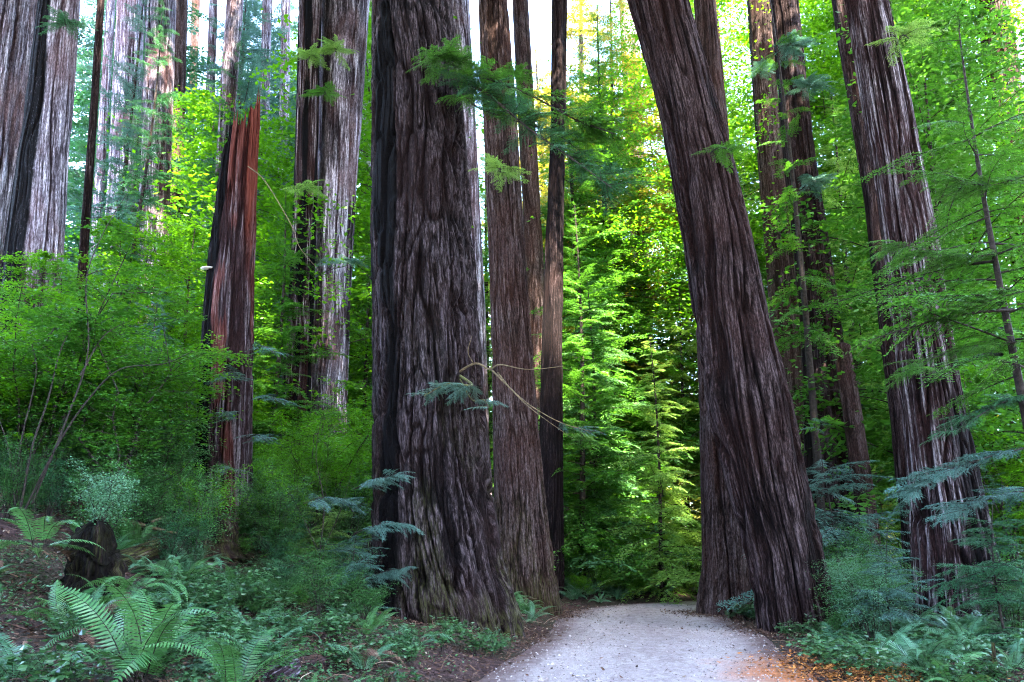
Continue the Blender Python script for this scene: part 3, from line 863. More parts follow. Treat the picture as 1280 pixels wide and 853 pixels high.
redwood('slim_far', 'thin distant redwood between the broken snag and the blackened pair',
        [(0, 352, 363), (200, 348, 360), (400, 342, 356), (600, 336, 352)], 46, 'bark_pale', crown=46, seg=90, nz=90, ridge=.05, seed=37)
redwood('black_pair', 'redwood with black and white burn strips left of the broad pale one',
        [(0, 374, 402), (100, 372, 400), (250, 367, 396), (400, 360, 391), (520, 354, 388), (600, 350, 386)], 28, 'bark_strip', crown=34, seg=180, nz=150, ridge=.08, freq=3, seed=38,
        char=lambda th, z, hb, n: sstep(.5, .58, n + .22 * np.cos(th * 5 + 1)))
redwood('broad_pale', 'broad pale violet redwood left of the massive blackened trunk',
        [(0, 402, 461), (100, 400, 455), (250, 396, 444), (400, 391, 437), (520, 388, 433), (600, 386, 432)], 29, 'bark_pale', crown=35, seg=240, nz=170, ridge=.10, freq=2.6, seed=39,
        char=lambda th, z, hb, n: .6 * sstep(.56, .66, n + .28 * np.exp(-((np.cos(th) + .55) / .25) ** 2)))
redwood('sapling_far', 'thin dark young trunk left of the hemlock beside the burnt redwood',
        [(0, 122, 130), (150, 112, 121), (300, 100, 111), (600, 80, 94)], 22, 'bark_dark', seg=60, nz=80, zadd=8, ridge=.01, flare=.05, seed=40)


# broken snag
def snag():
    Y = 17.0
    rows = [(120, 286, 325), (215, 274, 322), (330, 263, 318), (430, 256, 316), (520, 251, 314), (600, 248, 314), (690, 240, 316)]
    zt = lambda py: W(300, py, Y)[2]
    def top(th):
        c = np.cos(th); g = np.random.default_rng(5)
        jag = np.interp(th, np.linspace(0, 6.3, 110), g.normal(0, .26, 110))
        # tall on the right, low and stepped on the black left side
        z = np.interp(c, [-1, -.8, -.7, -.45, -.3, 0, .5, .8, 1], [zt(222), zt(218), zt(188), zt(172), zt(150), zt(148), zt(158), zt(136), zt(130)])
        return z + jag
    ch = lambda th, z, hb, n: sstep(.0, .10, -np.cos(th) - .30 + (n - .5) * .45)
    wd = lambda th, z, hb, n: np.clip(.9 * sstep(zt(215), zt(150), z + (n - .5) * 2.6) + .8 * sstep(.62, .85, np.cos(th) + (n - .5) * .5) * sstep(zt(330), zt(210), z) + .5 * sstep(.58, .66, n), 0, 1)
    redwood('snag', 'broken-off redwood snag with jagged red top and charred left side', rows, Y, 'bark_snag', seg=300, nz=240, ridge=.12, freq=5.0, seed=51,
            flare=.08, lobes=5, broken=top, ztop=zt(125), char=ch, wood=wd, cat='snag', name='snag')
    # bracket fungus on the charred side
    mb = MB(); rings = [(0, .02), (.05, .10), (.10, .13), (.13, .10), (.14, .02)]
    p = W(266, 343, Y) - np.array([0, .55, 0]) - INFO['snag']['base']
    th = np.linspace(0, np.pi, 13)
    V = []
    for z, r in ((0, .04), (.02, .13), (.045, .15), (.06, .12), (.065, .02)):
        V.append(np.stack([np.cos(th) * r * 1.2, -np.sin(th) * r, np.full(13, z)], -1))
    V = np.concatenate(V) + p + np.array([0, .30, 0]); i, j = np.meshgrid(np.arange(4), np.arange(12), indexing='ij')
    mb.raw(V, np.stack([i * 13 + j, i * 13 + j + 1, (i + 1) * 13 + j + 1, (i + 1) * 13 + j], -1).reshape(-1, 4))
    tag(link('bracket_fungus', mb.mesh('bracket_fungus', [plain_mat('fungus', (.5, .45, .42), (.7, .65, .6), 20)], True), INFO['snag']['root']), None, None)


snag()


def bare_shrub(label, px, Y, segs, seed):
    p = spot(px, Y); mb = MB()
    for pts, r0 in segs:
        P = [W(x, y, Y + dy) - p for x, y, dy in pts]
        mb.tube(catmull(P, 6), r0, r0 * .3, 6)
    o = link('bare_bush', mb.mesh('bare_bush', [M['twig']], True)); o.location = p
    return tag(o, label, 'bush')


# ------------------------------------------------------------------ boughs that the trunks carry
def arc(pts, n=10):
    return catmull(pts, n)


def branch_on(key, pts_px, Y0, Y1, r0, r1, sprays=(), tm=None, wmat='twig', lmat='con_mid', sc=.5, name='branch'):
    """a branch of tree KEY through photograph points pts_px, running from depth Y0 to Y1, with sprays at fractions along it"""
    n = len(pts_px); P = [W(px, py, Y0 + (Y1 - Y0) * i / (n - 1)) for i, (px, py) in enumerate(pts_px)]
    C = catmull(P, 8); root = INFO[key]['root']; b = INFO[key]['base']
    mb = MB(); mb.tube(C - b, r0, r1, 6, 1)
    g = np.random.default_rng(int(pts_px[0][0] * 7 + pts_px[0][1]))
    for (f, az, s) in sprays:
        k = min(len(C) - 2, int(f * (len(C) - 1)))
        put_bough(mb, mb, (tm or BF)[g.integers(4)], C[k] - b, az, g.normal(-.1, .15), s, g.normal(0, .1), g.normal(0, .3), 0, 1)
    o = link(name, mb.mesh(name, [M[lmat], M[wmat]], False), root)
    o.matrix_parent_inverse = root.matrix_basis.inverted() @ Matrix.Translation(Vector(b))
    return o


g0 = np.random.default_rng(77)
def rs(n, a, b, az0, sp, s0, s1):
    return [(float(g0.uniform(a, b)), float(az0 + g0.normal(0, sp)), float(g0.uniform(s0, s1))) for _ in range(n)]


# upper spreading branches of the massive trunk
branch_on('big', [(560, 92), (600, 96), (660, 118), (720, 150), (770, 168)], 15.3, 14.2, .035, .008, rs(70, .05, 1, -.2, 1.2, .2, .5), lmat='con_mid')
branch_on('big', [(562, 96), (605, 115), (660, 160), (710, 195), (765, 235)], 15.2, 13.8, .035, .008, rs(70, .1, 1, -.1, 1.2, .2, .5), lmat='con_dark')
branch_on('big', [(566, 98), (590, 130), (640, 150), (690, 165), (740, 200)], 15.5, 14.8, .025, .006, rs(36, .15, 1, -.3, .9, .3, .6), lmat='con_mid')
branch_on('big', [(558, 90), (575, 80), (560, 75), (540, 70)], 14.6, 14.0, .02, .006, rs(30, .1, 1, -1.8, 1.4, .25, .45), lmat='con_mid')
# low mossy bare branch
branch_on('big', [(556, 478), (592, 455), (612, 462), (625, 456), (660, 462), (705, 458)], 15.3, 13.9, .026, .005, (), wmat='bare')
branch_on('big', [(612, 460), (632, 480), (660, 505), (700, 528), (740, 540)], 14.74, 13.6, .018, .004, rs(5, .75, 1, 0, .6, .15, .25), wmat='bare', lmat='con_blue')
branch_on('big', [(622, 466), (640, 488), (665, 512), (715, 548)], 14.7, 13.5, .014, .003, (), wmat='bare')
branch_on('big', [(592, 455), (585, 440), (590, 420)], 15.0, 14.8, .01, .005, (), wmat='bare')
branch_on('big', [(575, 470), (590, 482), (560, 480), (530, 495)], 15.15, 13.8, .03, .006, rs(34, .3, 1, 3.3, 1.3, .12, .3), wmat='mossy', lmat='con_blue')
branch_on('big', [(575, 474), (590, 500), (604, 500), (612, 510)], 15.1, 14.1, .015, .004, rs(5, .3, 1, .2, .9, .15, .28), wmat='mossy', lmat='con_blue')
# tufts on the pale trunks
for key, px, py, Y, n, lm, az in (('black_pair', 385, 75, 27.2, 9, 'con_light', -1.2), ('broad_pale', 420, 65, 27.6, 12, 'con_light', -1.6), ('broad_pale', 405, 120, 27.5, 8, 'con_mid', -1.5),
                                  ('black_pair', 380, 240, 27, 7, 'con_light', -1.4), ('broad_pale', 425, 330, 27.7, 6, 'con_blue', -1.4), ('second', 632, 100, 20.4, 6, 'con_mid', -1.2),
                                  ('second', 625, 215, 20.4, 6, 'con_light', -1.6), ('charred', 75, 35, 20, 6, 'con_dark', -1.3), ('reddark', 985, 60, 24, 12, 'con_blue', -1.4),
                                  ('reddark', 1005, 110, 24, 12, 'con_blue', -1.2), ('grey', 950, 90, 28.8, 10, 'con_blue', -1.5), ('reddark', 1015, 230, 24, 9, 'con_blue', -1.4),
                                  ('right', 1125, 50, 15.8, 5, 'con_light', -1.2), ('lean', 890, 190, 16.6, 5, 'con_mid', -.6)):
    branch_on(key, [(px, py), (px + 12 * math.cos(az), py - 6), (px + 30 * math.cos(az), py - 2)], Y, Y - 1.2, .03, .008, rs(n * 3, .0, 1, az, 1.3, .14, .34), tm=BM, lmat=lm)


# ------------------------------------------------------------------ understory placement
def clear(x, y, r=.3, road=.15):
    if road_dist(x, y) < HALF + road: return False
    return all((x - a) ** 2 + (y - b) ** 2 > (c + r) ** 2 for a, b, c in KEEP_OUT)


def put_tree(kind, px, Y, top_py=None, label='', group=None, name='hemlock_tree', cat='hemlock', sc=1.0, lmat=None, rz=None):
    p = spot(px, Y); crown, tr = CON[kind]
    h = crown.vertices and max(v.co.z for v in [crown.vertices[i] for i in range(0, len(crown.vertices), 997)])
    if top_py is not None:
        zt = W(px, top_py, Y)[2]; sc = (zt - p[2]) / HGT[kind]
    root = thing(name, label, cat, p - [0, 0, .05], rz if rz is not None else random.uniform(0, 6.28), sc, group)
    link('trunk', tr, root); c = link('crown', crown, root)
    if lmat:
        c.material_slots[0].link = 'OBJECT'; c.material_slots[0].material = M[lmat]
    return root


HGT = {'mid5': 20, 'leafy3': 30, 'fine3': 9.5, 'slim': 18, 'leafy0': 15, 'leafy1': 20, 'leafy2': 11, 'fine0': 8.5, 'fine1': 6, 'fine2': 10, 'mid0': 17, 'mid1': 22, 'mid2': 13, 'mid3': 19, 'mid4': 16, 'far0': 34, 'far1': 40, 'far2': 28}

# individual conifers one can point to
TREES = [
    ('mid2', 828, 27.5, 420, 'light yellow-green young hemlock in tiers at the far side of the road bend', 'con_light'),
    ('mid0', 728, 29, 250, 'drooping dark green hemlock close behind the narrow dark redwood', 'con_mid'),
    ('mid4', 800, 40, 260, 'blue-green conifer in front of the distant hazy trunk at the road bend', 'con_blue'),
    ('mid2', 865, 34, 330, 'bright tiered hemlock peeping past the left side of the upright trunk', 'con_light'),
    ('mid3', 775, 44, -20, 'tall thin-crowned tree high over the road bend', 'con_far'),
    ('fine3', 1338, 12.5, 30, 'dark-stemmed young hemlock with level boughs at the right edge', 'con_mid'),
    ('slim', 1036, 23.0, -60, 'thin dark-stemmed hemlock between the dark reddish redwood and the pale-stripped one', 'con_mid'),
    ('mid1', 1180, 34, -160, 'tall leafy hemlock behind the pale-stripped redwood', 'con_mid'),
    ('mid0', 1232, 24, -60, 'dense green hemlock at the upper right', 'con_mid'),
    ('mid1', 1290, 31, -160, 'tall hemlock cut by the right edge of the view', 'con_mid'),
    ('mid4', 1075, 29, 380, 'bluish hemlock low between the dark reddish redwood and the pale-stripped one', 'con_blue'),
    ('mid0', 1100, 29, 120, 'yellow-green hemlock glowing behind the dark redwood pair at right', 'con_light'),
    ('mid3', 925, 36, 60, 'green hemlock seen between the leaning trunk and the slim grey one', 'con_mid'),
    ('mid1', 905, 42, -60, 'tall sunlit conifer behind the leaning redwood', 'con_far'),
    ('mid5', 125, 24, -15, 'dark hemlock with thin stem between the burnt redwood and the tall pale violet one', 'con_dark'),
    ('mid5', 240, 33, 20, 'blue-green tall hemlock left of the broken snag', 'con_dark'),
    ('mid1', 265, 40, -40, 'thin-topped tree against bright sky left of the broken snag', 'con_blue'),
    ('mid5', 335, 36, -30, 'green conifer right of the broken snag', 'con_blue'),
    ('mid0', 330, 27, 230, 'dense hemlock low behind the broken snag', 'con_mid'),
    ('mid4', 455, 40, -60, 'tall conifer in the gap left of the massive trunk', 'con_mid'),
    ('mid0', 452, 31, 260, 'green hemlock in front of the broad pale redwood', 'con_mid'),
    ('mid2', 70, 26, 310, 'leafy hemlock behind the burnt redwood', 'con_mid'),
    ('mid0', 185, 27, 330, 'hemlock rising out of the maples left of the snag', 'con_mid'),
    ('fine1', 1120, 13.4, 650, 'low blue-green hemlock with broad flat boughs before the pale-stripped redwood', 'con_blue'),
    ('fine1', 1262, 13, 590, 'dark bushy hemlock right of the pale-stripped redwood', 'con_dark'),
    ('fine1', 1052, 19.5, 520, 'blue-green hemlock sapling beside the leaning redwood', 'con_blue'),
    ('fine0', 55, 15.5, 400, 'dark thin hemlock among the maples at the left edge', 'con_dark'),
    ('fine2', 172, 16.5, 360, 'slender hemlock with sparse boughs among the maples left of the snag', 'con_blue'),
    ('fine3', 14, 13.0, 430, 'small hemlock with bare lower stem at the left edge', 'con_mid'),
    ('fine1', 352, 14.8, 620, 'feathery green hemlock seedling right of the broken snag', 'con_mid'),
    ('fine1', 398, 15.8, 590, 'pale green hemlock sapling between the snag and the massive trunk', 'con_light'),
    ('fine1', 440, 14.2, 635, 'small hemlock with pale sprays left of the massive trunk', 'con_blue'),
    ('far0', 92, 50, -180, 'blue-green conifer filling the gap right of the half burnt redwood', 'con_blue'),
    ('far1', 126, 45, -160, 'tall dense conifer left of the grey redwood hidden by boughs', 'con_dark'),
    ('far0', 262, 62, 40, 'sunlit yellow-green conifer behind the slender pale redwood', 'con_light'),
    ('far1', 352, 54, -120, 'tall dense conifer behind the thin distant redwood', 'con_mid'),
    ('mid1', 250, 46, -60, 'tall thin-crowned conifer behind the hemlock left of the snag', 'con_blue'),
    ('mid1', 300, 50, -80, 'tall far conifer just left of the slender pale redwood', 'con_blue'),
    ('mid5', 106, 30, -60, 'thick hemlock right behind the half burnt redwood', 'con_blue'),
    ('far1', 745, 60, -60, 'golden sunlit conifer far behind the road bend', 'con_far'),
    ('far2', 690, 70, 60, 'far yellow-green conifer against bright sky right of the brown-grey redwood', 'con_far'),
    ('mid1', 606, 42, 150, 'conifer seen in the slit between the massive trunk and the brown-grey redwood', 'con_light'),
]
for kind, px, Y, tp, lab, lm in TREES:
    rt = put_tree(kind, px, Y, tp, lab, lmat=lm)
    if px == 1338: INFO['edge'] = dict(root=rt, base=np.array(rt.location))
    if px == 440: INFO['sapling'] = dict(root=rt, base=np.array(rt.location))
for pts in ([(442, 612), (465, 602), (490, 594), (508, 588)], [(442, 668), (460, 660), (480, 654), (500, 655)], [(444, 725), (470, 718), (490, 712), (505, 711)], [(442, 640), (425, 625), (400, 622), (380, 630)]):
    branch_on('sapling', pts, 14.2, 13.6, .010, .003, [(float(g0.uniform(.2, 1)), float(g0.normal(0, 1.1)), float(g0.uniform(.12, .26))) for _ in range(26)], lmat='con_blue')


LEAFY = [
    ('mid1', 772, 37, 20, 'tall layered green conifer high in the gap over the road bend', 'con_mid'),
    ('mid0', 724, 35, 60, 'broad conifer with layered boughs just right of the narrow dark redwood', 'con_mid'),
    ('mid2', 745, 30, 340, 'light green conifer with level boughs low right of the narrow dark redwood', 'con_cool'),
    ('leafy3', 845, 52, 90, 'golden sunlit broadleaf tree beside the leaning trunk', 'con_far'),
    ('leafy3', 925, 37, -60, 'leafy tree filling the gap between the leaning trunk and the slim grey redwood', 'maple'),
    ('leafy1', 1075, 36, 40, 'bright broadleaf tree between the dark reddish redwood and the pale-stripped one', 'maple'),
    ('leafy3', 1190, 31, -120, 'tall broadleaf tree right of the pale-stripped redwood', 'maple'),
    ('leafy3', 1265, 34, -100, 'broadleaf tree at the upper right edge with bright gaps', 'maple'),
    ('leafy0', 1225, 23, 60, 'mid-green broadleaf tree behind the dark-stemmed hemlock at right', 'con_mid'),
    ('leafy3', 1130, 34, -100, 'broadleaf tree half hidden by the pale-stripped redwood', 'maple'),
    ('leafy2', 1018, 37, 200, 'small leafy tree between the grey and the dark reddish redwoods', 'maple'),
    ('leafy2', 350, 30, 200, 'leafy tree right of the broken snag before distant trunks', 'maple'),
    ('leafy0', 245, 36, 150, 'sunlit leafy tree left of the broken snag', 'maple'),
    ('leafy2', 215, 25, 285, 'bright leafy tree just left of the broken snag', 'maple'),
    ('leafy2', 108, 23, 285, 'bright leafy tree in front of the half burnt redwood', 'maple'),
    ('leafy0', 455, 36, 80, 'leafy tree in the narrow gap left of the massive trunk', 'maple'),
    ('leafy2', 10, 20, 320, 'leafy tree low at the left edge', 'maple'),
]
for kind, px, Y, tp, lab, lm in LEAFY:
    put_tree(kind, px, Y, tp, lab, name='broadleaf_tree', cat='broadleaf tree', lmat=lm)


for pts, lm_, n_ in (([(1300, 300), (1240, 318), (1180, 318), (1105, 300)], 'con_mid', 46), ([(1300, 425), (1230, 432), (1160, 450), (1140, 470)], 'con_mid', 40), ([(1310, 555), (1240, 570), (1170, 596), (1140, 618)], 'con_blue', 50),
                     ([(1310, 490), (1250, 505), (1195, 540)], 'con_dark', 36), ([(1310, 610), (1250, 620), (1200, 640)], 'con_blue', 36), ([(1300, 215), (1230, 232), (1175, 215)], 'con_mid', 36), ([(1300, 360), (1250, 372), (1195, 392)], 'con_mid', 36)):
    branch_on('edge', pts, 12.6, 11.9, .016, .004, [(float(g0.uniform(.15, 1)), float(math.pi + g0.normal(0, .8)), float(g0.uniform(.14, .36))) for _ in range(n_)], lmat=lm_)


def zone(px, Y):
    if px < 240: return 'on the slope left of the broken snag'
    if px < 460: return 'between the broken snag and the massive trunk'
    if px < 720: return 'behind the massive trunk and its neighbours'
    if px < 900: return 'at the far side of the road bend'
    if px < 1060: return 'behind the leaning redwood'
    return 'around the pale-stripped redwood'


def put_shrub(kind, px, Y, sc, label, cat, name, group, lmat=None, dz=0):
    p = spot(px, Y)
    lv, st = SHR[kind]
    root = thing(name, label, cat, p + [0, 0, dz], random.uniform(0, 6.28), sc, group)
    link('stems', st, root); c = link('leaves', lv, root)
    if lmat:
        c.material_slots[0].link = 'OBJECT'; c.material_slots[0].material = M[lmat]
    return root


rn = random.Random(3)
# vine maples and tall bushes on the left slope and behind
cnt = 0
for (a, b, y0, y1, n, kinds, s0, s1) in ((-60, 230, 12, 24, 28, ('maple0', 'maple2'), .5, .95), (-60, 460, 24, 36, 26, ('maple0', 'maple1'), .55, .9), (325, 465, 17, 25, 13, ('maple2', 'maple0'), .5, .9),
                                         (700, 890, 26, 34, 14, ('maple2', 'maple0'), .45, .8), (1110, 1330, 21, 34, 14, ('maple0', 'maple1', 'maple2'), .6, 1.1), (890, 1060, 28, 40, 7, ('maple0', 'maple1'), .7, 1.1)):
    k = 0
    for _ in range(n * 6):
        if k >= n: break
        px, Y = rn.uniform(a, b), rn.uniform(y0, y1); p = spot(px, Y)
        if not clear(p[0], p[1], .6, 1.0) or (205 < px < 345 and Y < 17.5): continue
        k += 1; cnt += 1
        z = zone(px, Y); sc = rn.uniform(s0, s1)
        put_shrub(rn.choice(kinds), px, Y, sc, 'bright green vine maple with layered leaves ' + z, 'vine maple', 'vine_maple', 'vine maples ' + z, rn.choice([None, None, 'con_mid', 'maple']))
# bushes
for (a, b, y0, y1, n, kinds, s0, s1, lm) in ((-40, 240, 11.5, 15.5, 20, ('huck2', 'huck0'), .5, .8, ('shrub', 'con_dark', 'shrub')), (310, 460, 12.5, 16, 10, ('huck2', 'huck0'), .45, .75, ('shrub', 'con_mid', 'con_dark')), (-80, 460, 14, 24, 46, ('huck0', 'huck2'), .7, 1.2, ('shrub', 'maple', 'shrub')),
                                             (330, 470, 12.5, 15, 6, ('huck1',), .4, .7, ('shrub',)), (690, 900, 26.5, 30, 34, ('huck0', 'huck1'), .5, .9, ('con_light', 'fern_blue', 'maple')),
                                             (1040, 1320, 13, 22, 30, ('huck0', 'huck2', 'huck1'), .6, 1.0, ('shrub', 'shrub', 'fern_blue')), (890, 1060, 22, 30, 10, ('huck2',), .6, 1.1, ('shrub',)),
                                             (560, 720, 24.5, 33, 10, ('huck2', 'huck0'), .6, 1.1, ('maple', 'shrub'))):
    k = 0
    for _ in range(n * 6):
        if k >= n: break
        px, Y = rn.uniform(a, b), rn.uniform(y0, y1); p = spot(px, Y)
        if not clear(p[0], p[1], .25, .5) or (262 < px < 300 and 14 < Y < 17.5) or (1120 < px < 1270 and Y < 17): continue
        k += 1
        z = zone(px, Y)
        put_shrub(rn.choice(kinds), px, Y, rn.uniform(s0, s1), 'small-leaved green huckleberry bush ' + z, 'bush', 'huckleberry_bush', 'huckleberry bushes ' + z, rn.choice(lm))

# ------------------------------------------------------------------ ferns
def fern_parts(px, Y, sc, n, label, mats=FROND_ME, group=None, dead=1, seed=0, up=0.0, dz=0.0):
    g = random.Random(seed); p = spot(px, Y)
    root = thing('sword_fern', label, 'fern', p + [0, 0, dz], g.uniform(0, 6), sc, group)
    for k in range(n):
        me = g.choice(FROND_DEAD if k < dead else mats)
        o = link('frond', me, root)
        az = k * 2.399 + g.gauss(0, .25); s = g.uniform(.7, 1.08)
        o.rotation_euler = (g.gauss(0, .25), -g.gauss(up, .18) + (.6 if k < dead else 0), az); o.scale = (s, s, s)
        o.location = (.03 * math.cos(az), .03 * math.sin(az), 0)
        if k < dead: o['label'] = 'dry brown fern frond'
    return root


fern_parts(172, 7.7, 1.32, 19, 'large bright sword fern near the bottom left corner', seed=1)
fern_parts(290, 7.6, 1.05, 12, 'sword fern right of the large bright one at bottom left', seed=2)
fern_parts(20, 7.1, .95, 12, 'sword fern at the very bottom left corner', seed=3, mats=FROND_BL)
fern_parts(35, 9.3, .95, 12, 'sword fern with hanging fronds on the dark stump at left', seed=4, up=-.35, dz=.75)
fern_parts(165, 9.4, .8, 9, 'sword fern drooping long fronds beside the dark stump', seed=5, up=-.45, dz=.5)
fern_parts(128, 9.5, .75, 11, 'sword fern growing against the dark rotten stump', seed=21, dz=.1)
fern_parts(85, 9.0, .8, 12, 'sword fern just below the dark stump at left', seed=22)
fern_parts(400, 7.9, .62, 10, 'small sword fern at the bottom edge left of the rotten stake', seed=6)
fern_parts(455, 9.8, .62, 9, 'sword fern with pale curled fronds before the massive trunk', seed=7, mats=FROND_BL)
fern_parts(515, 11.4, .78, 9, 'arching pale sword fern at the foot of the massive trunk', seed=8, mats=FROND_BL, dead=2)
fern_parts(455, 12.2, .7, 10, 'sword fern behind the arching pale one left of the massive trunk', seed=9)
fern_parts(662, 17.6, .8, 11, 'sword fern at the foot of the brown-grey redwood', seed=10, mats=FROND_BL)
fern_parts(1150, 11.6, 1.15, 16, 'large bluish sword fern at bottom right', seed=11, mats=FROND_BL)
fern_parts(1105, 12.6, 1.0, 14, 'bluish sword fern left of the large one at bottom right', seed=12, mats=FROND_BL)
fern_parts(1195, 10.6, .85, 12, 'broad-fronded sword fern at the bottom edge right of the orange chips', seed=13)
fern_parts(1080, 13.8, .8, 12, 'sword fern beside the foot of the leaning redwood', seed=14, mats=FROND_BL)
fern_parts(1265, 11.2, .9, 13, 'sword fern in the bottom right corner', seed=15, mats=FROND_BL, dead=2)
k = 0
for (a, b, y0, y1, n, s0, s1, pool) in ((90, 330, 11, 15.6, 22, .55, .9, FERN + FERN_B + FERN_D), (-40, 470, 8.6, 15, 30, .5, .9, FERN + FERN_B + FERN_D), (700, 900, 26, 29.5, 26, .6, 1.0, FERN_B), (1040, 1300, 12.0, 19, 34, .6, .95, FERN_B + FERN[:1]), (630, 715, 16, 23, 8, .5, .7, FERN), (-60, 470, 15, 26, 26, .7, 1.1, FERN), (900, 1060, 22.5, 26, 7, .6, .9, FERN)):
    k = 0
    for _ in range(n * 6):
        if k >= n: break
        px, Y = rn.uniform(a, b), rn.uniform(y0, y1); p = spot(px, Y)
        if not clear(p[0], p[1], .15, .35): continue
        k += 1; z = zone(px, Y)
        o = link('sword_fern', rn.choice(pool)); o.location = p; s = rn.uniform(s0, s1); o.scale = (s, s, s); o.rotation_euler = (0, 0, rn.uniform(0, 6.28))
        tag(o, 'arching green sword fern ' + z, 'fern', 'sword ferns ' + z)

for i, (px, Y, sc, kd) in enumerate(((228, 15.4, .5, 'huck1'), (322, 15.6, .55, 'huck0'), (300, 14.6, .42, 'huck1'), (200, 13.6, .5, 'huck1'), (345, 14.2, .45, 'huck1'), (150, 12.6, .42, 'huck1'), (375, 13.2, .4, 'huck1'))):
    put_shrub(kd, px, Y, sc, 'low leafy bush around the foot of the broken snag and its log', 'bush', 'huckleberry_bush', 'low bushes around the foot of the broken snag', rn.choice(['shrub', 'con_mid', 'sorrel']))

# salal / low plants along the road edges
for (a, b, y0, y1, n) in ((250, 700, 8, 17, 34), (970, 1300, 10.5, 17, 26), (880, 960, 19, 23, 6), (-30, 330, 6.8, 10.5, 14), (90, 340, 10.5, 15, 26)):
    k = 0
    for _ in range(n * 8):
        if k >= n: break
        px, Y = rn.uniform(a, b), rn.uniform(y0, y1); p = spot(px, Y)
        if not clear(p[0], p[1], .1, .1) or road_dist(p[0], p[1]) > HALF + 4: continue
        k += 1; z = zone(px, Y)
        put_shrub('salal0', px, Y, rn.uniform(.5, 1.0), 'low broad-leaved seedling plant ' + z, 'plant', 'low_plant', 'low plants ' + z)


for px, Y in ((985, 16.0), (1030, 16.0), (1055, 16.2), (915, 20.4), (940, 20.2), (1068, 15.2)):
    put_shrub('salal0', px, Y, rn.uniform(.4, .8), 'low broad-leaved seedling plant at the feet of the leaning and upright redwoods', 'plant', 'low_plant', 'low plants at the feet of the leaning and upright redwoods')

# ------------------------------------------------------------------ ground cover, litter
def scatter(n, x0, x1, y0, y1, rng, fn):
    x = rng.uniform(x0, x1, n); y = y0 + (y1 - y0) * rng.random(n) ** 1.3
    d = road_dist(x, y)
    keep = fn(x, y, d, rng.random(n))
    x, y = x[keep], y[keep]
    return np.stack([x, y, gz(x, y)], -1)


